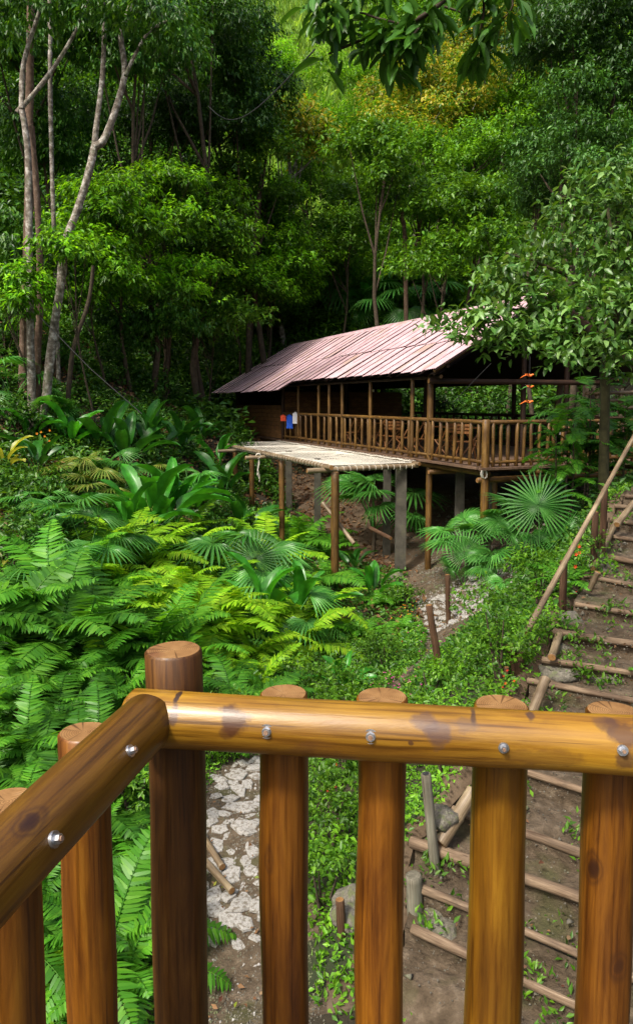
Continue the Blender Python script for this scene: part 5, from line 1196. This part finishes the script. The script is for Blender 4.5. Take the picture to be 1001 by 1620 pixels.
scatter_cover('slope_undergrowth', 260000, (-24, 24, 29, 58), lambda x, y: far_t(x, y) & (~grass_zone(x, y)), .30, .45, ('lf_dark', 'lf_mid'), .3, .9, .35, .5)
scatter_cover('upper_slope_undergrowth', 110000, (-48, 48, 56, 118), lambda x, y: in_view(x, y, .46) & ~grass_zone(x, y), .6, .45, ('lf_dark', 'lf_mid'), .4, 1.6, .4, .9)
scatter_cover('left_bank_undergrowth', 110000, (-15, -1.0, 15, 33), lambda x, y: in_view(x, y) & ~under_hut(x, y, .6) & (np.sin(x * 1.9 + 2) * np.sin(y * 1.6) > -.45), .17, .45, ('lf_dark', 'lf_mid'), .35, .35, .35, .25)
scatter_cover('leaf_litter', 30000, (-14, 2.0, 14, 34), lambda x, y: in_view(x, y), .16, .5, ('lf_dry', 'lf_dry'), .0, .05, .1, .3)
def grass_field(name, n, region, test, hgt, w, mat):
    x0, x1, y0, y1 = region; px_, py_ = rng.uniform(x0, x1, n), rng.uniform(y0, y1, n); k = test(px_, py_); px_, py_ = px_[k], py_[k]; m = len(px_)
    p = np.c_[px_, py_, H(px_, py_) - .02]; d = norm(np.c_[rng.normal(size=(m, 2)) * .35, np.ones(m)]); hh = hgt * rng.uniform(.5, 1.3, m)
    return tag(link(name, leaves_mesh(name, p, d, rand_unit(m), hh, w * np.ones(m), M[mat], None, False, .1, .35)), kind='stuff')
scatter_cover('ridge_undergrowth', 60000, (-9, 12, 34.5, 46), lambda x, y: far_t(x, y), .30, .42, ('lf_mid', 'lf_bright'), .4, 1.3, .35, .35)
grass_field('hillside_grass', 120000, (-14, 26, 46, 112), lambda x, y: (x / y > -.14) & (x / y < .16), 1.5, .13, 'grass')
# near ground cover
def near_t(x, y): return in_view(x, y, .5) & (path_dist(x, y) > .03) & ~stair_mask(x, y, .02)[0] & ~under_hut(x, y, .3)
scatter_cover('weed_cover', 150000, (-6, 9, 4.5, 15), near_t, .05, .55, ('lf_mid', 'lf_bright'), .35, .10, .45, .09)
scatter_cover('shady_weed_cover', 60000, (-11, 4, 9, 20), near_t, .09, .5, ('lf_dark', 'lf_mid'), .35, .18, .35, .15)
scatter_cover('bank_weeds', 50000, (3, 14, 6, 24), lambda x, y: near_t(x, y), .10, .5, ('lf_dark', 'lf_mid'), .4, .3, .4, .18)
scatter_cover('stair_weeds', 40000, (0, 8, 3.5, 14), lambda x, y: stair_mask(x, y, -.02)[0] & (np.sin(x * 5.1) * np.sin(y * 4.3 + 1) > .15), .06, .4, ('lf_mid', 'lf_bright'), .8, .05, .5, .05).location.z = .29
scatter_cover('fallen_leaves', 2600, (-2, 8, 3.5, 15), lambda x, y: (path_dist(x, y) < .1) | stair_mask(x, y, -.02)[0] & (np.sin(x * 3) > -.4), .055, .5, ('lf_dry', 'lf_gold'), .0, .015, .15, .3).location.z = .03
scatter_cover('stair_fallen_leaves', 3000, (0, 8, 3.5, 14), lambda x, y: stair_mask(x, y, -.02)[0], .05, .5, ('lf_dry', 'lf_dry'), .0, .01, .15, .3).location.z = .31
grass_field('path_grass', 26000, (-2.5, 5, 4.5, 14), lambda x, y: near_t(x, y) & (path_dist(x, y) < .9), .11, .011, 'lf_bright')

# shrubs and large plants on the slope
random.seed(21)
def onpx(px, py): g = G(px, py); return (g.x, g.y, g.z - .03)
SHR = [(350, 590, .9, .8), (335, 615, .8, .7), (385, 585, 1.0, .9), (410, 560, 1.1, 1.0), (365, 530, 1.2, 1.1), (400, 530, 1.2, 1.1), (430, 530, 1.0, .9), (310, 575, .9, .8), (270, 540, .9, .8), (310, 640, .7, .6), (260, 640, .7, .6), (90, 600, .8, .7), (180, 560, .8, .7), (470, 500, 1.2, 1.0), (400, 500, 1.0, .9), (355, 480, .9, .9), (520, 470, 1.3, 1.1), (640, 470, 1.2, 1.0), (585, 445, 1.1, 1.0), (690, 465, 1.4, 1.1), (560, 500, .9, .7), (735, 470, 1.3, 1.1), (480, 440, 1.2, 1.0), (340, 560, .8, .7), (290, 600, .8, .7), (240, 560, .8, .8), (190, 610, .7, .7), (150, 560, .8, .7), (320, 520, .8, .7), (215, 510, .8, .8), (110, 690, .5, .4), (60, 800, .5, .45), (30, 700, .6, .5), (20, 900, .5, .5), (10, 560, .8, .8), (375, 560, .7, .6)]
for i, (px, py, rx, rz) in enumerate(SHR):
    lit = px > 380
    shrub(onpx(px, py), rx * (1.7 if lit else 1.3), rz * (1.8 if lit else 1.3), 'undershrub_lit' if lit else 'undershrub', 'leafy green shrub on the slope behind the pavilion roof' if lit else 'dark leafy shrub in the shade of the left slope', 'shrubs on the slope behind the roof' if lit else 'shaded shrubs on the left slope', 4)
for i_, (t_, lb) in enumerate(((17.5, 'nearest dark shrub behind the right side of the pavilion'), (19.5, 'second dark shrub behind the right side of the pavilion'), (21.7, 'third dark shrub seen through the pavilion opening'), (24, 'fourth dark shrub seen through the pavilion opening'), (26.5, 'dark shrub seen behind the middle posts of the pavilion'), (29.5, 'farthest dark shrub behind the pavilion'))):
    q_ = hp(16.6 + .3 * (i_ % 2), t_, 0); shrub((q_.x, q_.y, h1(q_.x, q_.y)), 1.3, 1.3, 'deep', lb, None, 5)  # row added to darken the opening; shade put into the leaf colour
for i, (px, py, s, kd) in enumerate(((495, 505, 1.9, 'lf_broad'), (520, 520, 1.7, 'lf_broad'), (545, 510, 1.9, 'lf_broad'), (475, 515, 1.6, 'lf_broad'), (505, 440, 2.0, 'lf_broad'), (535, 430, 2.2, 'lf_broad2'), (560, 455, 1.8, 'lf_broad'), (590, 520, 1.5, 'lf_broad'), (455, 525, 1.6, 'lf_broad'), (620, 430, 1.9, 'lf_broad2'), (580, 410, 2.0, 'lf_broad'), (470, 465, 1.6, 'lf_broad'), (395, 540, 1.3, 'lf_broad2'))):
    broad(onpx(px, py), s * 1.45, kd, 'upright broad-leaved plant on the slope above the roof ridge', 'broad-leaved plants above the roof', random.randint(7, 10), (-.1, .35))
for i, (px, py, s) in enumerate(((500, 470, 2.0), (505, 448, 1.7), (530, 450, 1.6), (640, 505, 1.9), (615, 518, 1.8), (665, 492, 2.2), (595, 500, 1.5), (445, 480, 1.5), (430, 455, 1.6))):
    fanpalm(onpx(px, py), s * 1.35, 'lf_fan', 'fan palm growing on the slope just above the roof ridge', 'fan palms above the roof', 8)

# ================================================================== GULLY PLANTS
random.seed(33)
# large paddle-leaved plants
for px, py, s, kd, n, lb in ((240, 845, 1.35, 'lf_broad', 12, 'large glossy paddle-leaved plant at the centre of the left bank'), (275, 835, 1.2, 'lf_broad', 10, 'paddle-leaved plant just right of the largest one on the left bank'), (205, 860, 1.05, 'lf_broad', 8, 'paddle-leaved plant leaning left below the largest one'), (310, 815, 1.0, 'lf_broad', 8, 'paddle-leaved plant beside the outermost net deck posts'),
      (355, 790, 1.1, 'lf_broad2', 9, 'dark paddle-leaved plant behind the thin net deck posts'), (345, 745, 1.1, 'lf_broad', 8, 'broad-leaved plant under the far corner of the net deck'), (200, 735, 1.15, 'lf_broad2', 9, 'shaded paddle-leaved plant above the largest one'), (240, 725, 1.3, 'lf_broad2', 10, 'shaded wide-leaved plant under the slanting grey line'), (165, 715, 1.1, 'lf_broad2', 8, 'shaded plant with hanging paddle leaves near the slanting trunk'), (285, 720, 1.1, 'lf_broad2', 8, 'shaded wide-leaved plant left of the pavilion wall'), (110, 710, 1.0, 'lf_broad', 7, 'long-leaved plant with upright leaves left of the shaded group'), (45, 700, .9, 'lf_broad', 7, 'long-leaved plant with an orange flower spike at the left'), (320, 700, 1.0, 'lf_broad2', 8, 'dark wide-leaved plant close to the woven wall'), (60, 745, .9, 'lf_broad2', 7, 'drooping-leaved plant under the yellow one at the left edge'),
      (470, 1000, 1.15, 'lf_broad', 7, 'tall paddle-leaved plant with a stiff arching leaf between the fern bank and the flowers'), (415, 985, 1.25, 'lf_broad', 7, 'big paddle-leaved plant rising from the fern bank beside the net deck post'), (385, 845, 1.0, 'lf_broad2', 8, 'broad-leaved plant between the second and third net deck posts'), (590, 950, .8, 'lf_broad', 7, 'narrow upright-leaved plant beside the front net deck post'), (545, 1095, .6, 'lf_broad', 9, 'bright star-leaved plant just above the handrail between the flowers'), (560, 905, .8, 'lf_broad2', 7, 'dark leaved plant right of the front net deck post')):
    broad(onpx(px, py), s * (1.25 if px < 375 else 1.1), kd, lb, None, n, (-.5, .35))
broad(onpx(5, 745), .9, 'lf_yellow', 'yellowed broad-leaved plant at the left edge', None, 9, (-.8, -.1))
broad(onpx(12, 895), .6, 'lf_yellow', 'small yellow-leaved plant low at the left edge', None, 7, (-.8, -.1))
# fan palms on the left bank
for px, py, s, kd, n, lb in ((95, 870, .85, 'lf_fan', 9, 'fan palm with light green fans on the left bank'), (70, 830, .7, 'lf_fan', 8, 'small fan palm highest on the left bank'), (135, 900, .85, 'lf_fan', 9, 'drooping fan palm left of the paddle-leaved plant'), (160, 805, .7, 'lf_fan2', 8, 'small yellowish fan palm above the left bank'), (135, 770, .7, 'lf_fan2', 8, 'small yellowish fan palm behind the first'), (190, 770, .7, 'lf_fan', 8, 'small fan palm between yellowish ones and the shaded plants'), (225, 765, .6, 'lf_fan2', 7, 'tiny yellowish fan palm in front of the shaded group'), (95, 950, .7, 'lf_fan', 8, 'fan palm low on the left bank beside the ferns'), (85, 690, .8, 'lf_fan', 8, 'spiky fan palm under the leaning pale tree'), (20, 640, 1.2, 'lf_fan', 8, 'shaded fan palm at the foot of the reddish trunk'), (300, 790, .8, 'lf_fan', 7, 'fan palm half hidden behind the paddle-leaved plant'), (400, 930, 1.2, 'lf_fan', 7, 'large fan palm with wide fans in the middle of the fern bank'), (455, 1010, .8, 'lf_fan', 6, 'fan palm leaf cluster above the corner post')):
    fanpalm(onpx(px, py), s * 1.45, kd, lb, None, n, (-.4, .5))
# hero fan palms by the pavilion front, right
for px, py, s, kd, n, lb, st in ((815, 900, 1.05, 'lf_fan', 9, 'large fan palm with a starburst leaf in front of the pavilion end post', .45), (740, 910, 1.1, 'lf_fan', 10, 'large drooping fan palm beside the corner pole foot', .25), (780, 925, .9, 'lf_fan', 8, 'fan palm with low bright fans between the two large ones', 0), (590, 880, 1.7, 'lf_fan', 11, 'dark fan palm standing under the net deck', .75), (1010, 690, 1.3, 'lf_fan', 8, 'spiky fan palm at the right edge beyond the handrail', .3), (945, 745, 1.0, 'lf_fan', 8, 'shaded fan palm at the foot of the mossy trunk', 0)):
    fanpalm(onpx(px, py), s, kd, lb, None, n, (-.35, .6), st)
for px, py, hh_, rr_, lb in ((852, 905, 1.22, .80, 'tall single fan leaf spread like a starburst before the pavilion end post'), (735, 930, .8, .62, 'single round fan leaf beside the corner pole foot'), (400, 960, 1.0, .75, 'single upright fan leaf in the middle of the fern bank')):
    r_ = thing('fan_palm', onpx(px, py), lb, 'palm')
    for k_, (az_, sc_) in enumerate(((1.45, 1.0), (2.6, .7), (.4, .75))):
        part('fan_leaf', fan_leaf('lf_fan', rr_, hh_, 1.5, 38, 2.75, .16, .36, 1.25), r_, Matrix.Rotation(az_, 4, 'Z') @ Matrix.Rotation((-.05, .35, .4)[k_], 4, 'Y') @ Matrix.Scale(sc_, 4))
def sapling(loc, hgt, kd, label, nfr=9, size=.7, lean=(0, 0)):
    size *= 1.35; nfr += 5
    r_ = thing('leafy_sapling', loc, label, 'sapling'); mb = MB(); top = Vector((lean[0], lean[1], hgt))
    mb.tube([(0, 0, -.15), top * .5 + Vector((.04, .03, 0)), top], [.03, .02, .008], 6, 0, True); part('stem', mb.mesh('stem', [M['bark_dark']]), r_)
    for i in range(nfr):
        f = .35 + .65 * (i + 1) / nfr; Mx = Matrix.Translation(top * f) @ Matrix.Rotation(i * 2.4 + random.random(), 4, 'Z') @ Matrix.Rotation(-random.uniform(-.7, .05) , 4, 'Y') @ Matrix.Scale(size * random.uniform(.75, 1.1), 4)
        part('frond', random.choice(FR[kd]), r_, Mx)
for px, py, hh_, kd, sz, lb in ((878, 880, 1.9, 'lf_fern2', .62, 'tall light-green compound-leaved sapling in front of the right end of the pavilion rail'), (905, 900, 1.7, 'lf_fern2', .6, 'leafy sapling just left of the middle of the bamboo handrail'), (925, 860, 1.7, 'lf_fern3', .8, 'dark feathery sapling beside the tall handrail post'), (955, 840, 1.6, 'lf_fern3', .85, 'dark feathery sapling hiding the foot of the mossy trunk'), (895, 850, 2.2, 'lf_fern3', .8, 'dark feathery sapling behind the light-green one'), (985, 820, 1.5, 'lf_fern3', .8, 'dark sapling at the right edge behind the handrail'), (930, 815, 2.2, 'lf_fern3', .8, 'dark sapling close to the pavilion corner at the right')):
    Yq = 13.6 if kd == 'lf_fern2' else 14.8; xq = (px - CX) / 1168 * Yq; sapling((xq, Yq, h1(xq, Yq) - .05), hh_ + .3, kd, lb, 12, sz)
# fern bank
random.seed(44); nf = 0
def fern_poly(px, py):
    if py < 830 + max(0, (250 - px)) * .45: return False
    if px > 560 or (px > 500 and py > 960) or (py > 1150 and px > 300) or (px > 455 and py > 1040): return False
    return True
for py in list(range(850, 1260, 44)) + [1310, 1370, 1440, 1520]:
    stp = 54 if py < 1260 else 62
    for px in range(-20, 570, stp):
        qx, qy = px + random.uniform(-16, 16), py + random.uniform(-14, 14)
        if not fern_poly(qx, qy): continue
        if 190 < qx < 300 and qy < 880: continue
        g = G(qx, qy)
        if path_dist(np.array([g.x]), np.array([g.y]))[0] < .55: continue
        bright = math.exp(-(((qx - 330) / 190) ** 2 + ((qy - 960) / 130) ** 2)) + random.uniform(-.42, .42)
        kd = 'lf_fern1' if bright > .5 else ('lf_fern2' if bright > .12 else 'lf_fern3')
        lb = {'lf_fern1': 'arching yellow-green fern in the bright middle of the fern bank', 'lf_fern2': 'fresh green fern in the fern bank beyond the railing', 'lf_fern3': 'dark green fern at the shaded edge of the fern bank'}[kd]
        zx = [w_ for lim, w_ in ((35, 'at the very left edge'), (100, 'left of the first left baluster'), (150, 'behind the left baluster top'), (195, 'between the left baluster and the corner post'), (232, 'just left of the corner post'), (325, 'behind the corner post'), (380, 'just right of the corner post'), (440, 'behind the first baluster'), (500, 'left of the front net deck post'), (9999, 'beside the front net deck post')) if qx < lim][0]
        zy = [w_ for lim, w_ in ((890, 'highest on the bank'), (935, 'in the second row down'), (975, 'in the third row down'), (1020, 'in the middle rows'), (1065, 'below the middle rows'), (1115, 'level with the handrail'), (1180, 'low on the bank'), (1300, 'just under the handrail'), (1400, 'well below the handrail'), (9999, 'at the bottom')) if qy < lim][0]
        cl = {'lf_fern1': 'arching yellow-green fern', 'lf_fern2': 'fresh green fern', 'lf_fern3': 'dark green fern'}[kd]
        lb = f'{cl} {zx}, {zy}'
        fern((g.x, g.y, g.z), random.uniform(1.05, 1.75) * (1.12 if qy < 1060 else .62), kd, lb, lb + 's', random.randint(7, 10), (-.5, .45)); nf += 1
        if random.random() < .3: rosette(bpy.data.objects[-1] if False else LASTF[0], DRYF, 2, 1.0, 'dry_frond', (-.9, -.4))
for px, py, s, kd, lb in ((880, 770, 1.2, 'lf_fern2', 'bright compound-leaved fern rising in front of the pavilion rail, right end'), (905, 800, 1.1, 'lf_fern2', 'feathery fern just left of the bamboo handrail'), (860, 745, 1.0, 'lf_fern2', 'lit fern against the pavilion balusters'), (925, 730, 1.0, 'lf_fern3', 'dark fern below the mossy trunk'), (980, 740, 1.0, 'lf_fern3', 'dark fern at the right edge behind the handrail'), (895, 930, .6, 'lf_fern2', 'small fern beside the mossy rocks at the stairs'), (230, 1440, .75, 'lf_fern2', 'close green fern seen between the left baluster and the corner post'), (200, 1560, .8, 'lf_fern2', 'lowest close fern left of the corner post'), (95, 1500, .6, 'lf_fern1', 'small yellowish fern tip between the two left balusters'), (600, 960, .7, 'lf_fern2', 'broad fern right of the front net deck post'), (570, 1010, .75, 'lf_fern2', 'lit fern above the second baluster'), (640, 1000, .55, 'lf_fern2', 'small fern beside the orange flowers'), (1010, 1085, .5, 'lf_fern2', 'small fern overhanging the steps at the right edge'), (1005, 1030, .4, 'lf_fern1', 'tiny bright fern at the right edge of the steps')):
    g = G(px, py); fern((g.x, g.y, g.z), s, kd, lb, None, 10, (-.3, .3))
# bushes
for px, py, rx, rz, kd, lb in ((790, 1085, .62, .75, 'bush', 'small-leaved bush growing on the forked stump beside the handrail foot'), (850, 965, .40, .42, 'bush', 'small-leaved bush beneath the low fan palm'), (640, 960, .5, .32, 'bush', 'low bush with tiny orange flowers'), (610, 1060, .5, .35, 'bush', 'low bush with magenta flowers above the handrail'), (680, 1100, .4, .25, 'bush', 'low weedy bush between the leaning stake and the handrail'), (520, 1350, .42, .45, 'bush', 'bush with red flowers between the second and third balusters'), (535, 1240, .5, .45, 'bush', 'leafy bush behind the gap of the second and third balusters'), (500, 1130, .5, .4, 'bush', 'dark low bush behind the second baluster top'), (510, 1440, .30, .28, 'bush', 'lowest bush beside the thin stump'), (700, 1220, .4, .25, 'bush', 'low bush behind the pipe post'), (560, 1150, .5, .35, 'bush', 'low bush behind the third baluster top'), (370, 1190, .5, .3, 'bush', 'leafy bush where the stone path disappears'), (880, 1040, .25, .2, 'bush', 'small weed bush between the mossy rocks'), (935, 1115, .2, .14, 'bush', 'little weed bush on the earth step at the right'), (940, 935, .35, .35, 'bush', 'bush with red blossoms beside the handrail middle'), (210, 1290, .5, .5, 'bush', 'dark leafy bush behind the corner post, left side')):
    shrub(onpx(px, py), rx, rz, kd, lb, None, 4, 'bush', .12)
fs = thing('forked_stump', G(820, 1112), 'thick forked brown stump under the small-leaved bush', 'stump')
for a_, b_, r_ in (((823, 1120), (818, 1035), .075), ((820, 1045), (806, 1020), .05), ((805, 1120), (816, 1060), .035), ((796, 1100), (800, 1055), .03)):
    A, B = P(*a_, 7.6), P(*b_, 7.6); log('trunk', A - V3(0, 0, .2), B, r_, 'bark' if False else 'stake', fs, 10, 6, .15)
# flowers
def flowers(name, n, px0, py0, px1, py1, mat, s, label, up=(.2, .5)):
    r_ = thing(name, G((px0 + px1) / 2, (py0 + py1) / 2), label, 'flowers')
    mb = MB()
    for i in range(n):
        px_, py_ = random.gauss((px0 + px1) / 2, (px1 - px0) / 4), random.gauss((py0 + py1) / 2, (py1 - py0) / 4); g = G(px_, py_) + V3(0, -.08, random.uniform(*up))
        k = random.random() * 6
        for a_ in range(5):
            t = k + a_ * 1.257; u_, v_ = Vector((math.cos(t), 0, math.sin(t))), Vector((math.cos(t + .6), 0, math.sin(t + .6)))
            w_ = Vector((0, -.4, .1)); mb.add([g, g + (u_ + w_) * s, g + ((u_ + v_) * .75 + w_) * s, g + (v_ + w_) * s], [(0, 1, 2, 3)])
    link('blossom', mb.mesh('blossom', [M[mat]]), r_)
flowers('magenta_flowers', 30, 590, 1085, 665, 1110, 'fl_magenta', 0.0093, 'magenta flower cluster just above the handrail', (.12, .32))
flowers('magenta_flowers', 10, 620, 1010, 700, 1060, 'fl_magenta', 0.0087, 'scattered magenta flowers higher on the weedy bank', (.12, .3))
flowers('orange_flowers', 16, 615, 965, 670, 1000, 'fl_orange', 0.0112, 'tiny orange flowers on the low bush near the stone patch', (.15, .4))
flowers('red_flowers', 5, 505, 1240, 535, 1380, 'fl_red', 0.0112, 'red flowers between the second and third balusters', (.35, .5))
flowers('red_flowers', 6, 775, 1085, 810, 1100, 'fl_red', 0.0112, 'red flowers at the foot of the forked stump', (.05, .2))
flowers('red_flowers', 6, 885, 920, 925, 960, 'fl_red', 0.0186, 'dark red blossoms beside the bamboo handrail', (.2, .5))
flowers('red_flowers', 5, 800, 870, 830, 900, 'fl_red', 0.0186, 'dark red blossoms among the large fan palms', (.4, .7))
flowers('red_flowers', 4, 620, 1030, 640, 1060, 'fl_red', 0.0112, 'few red flowers above the magenta cluster', (.2, .3))
flowers('orange_spike_flowers', 7, 25, 690, 90, 730, 'fl_orange', 0.0248, 'orange flower spikes over the left bank', (.4, .8))
print('LEAVES', NLEAF, 'ferns', nf, 'objects', len(bpy.data.objects), 'tris', sum(sum(len(p.vertices) - 2 for p in m.polygons) if len(m.polygons) < 2000 else len(m.polygons) * (len(m.polygons[0].vertices) - 2) for m in bpy.data.meshes))
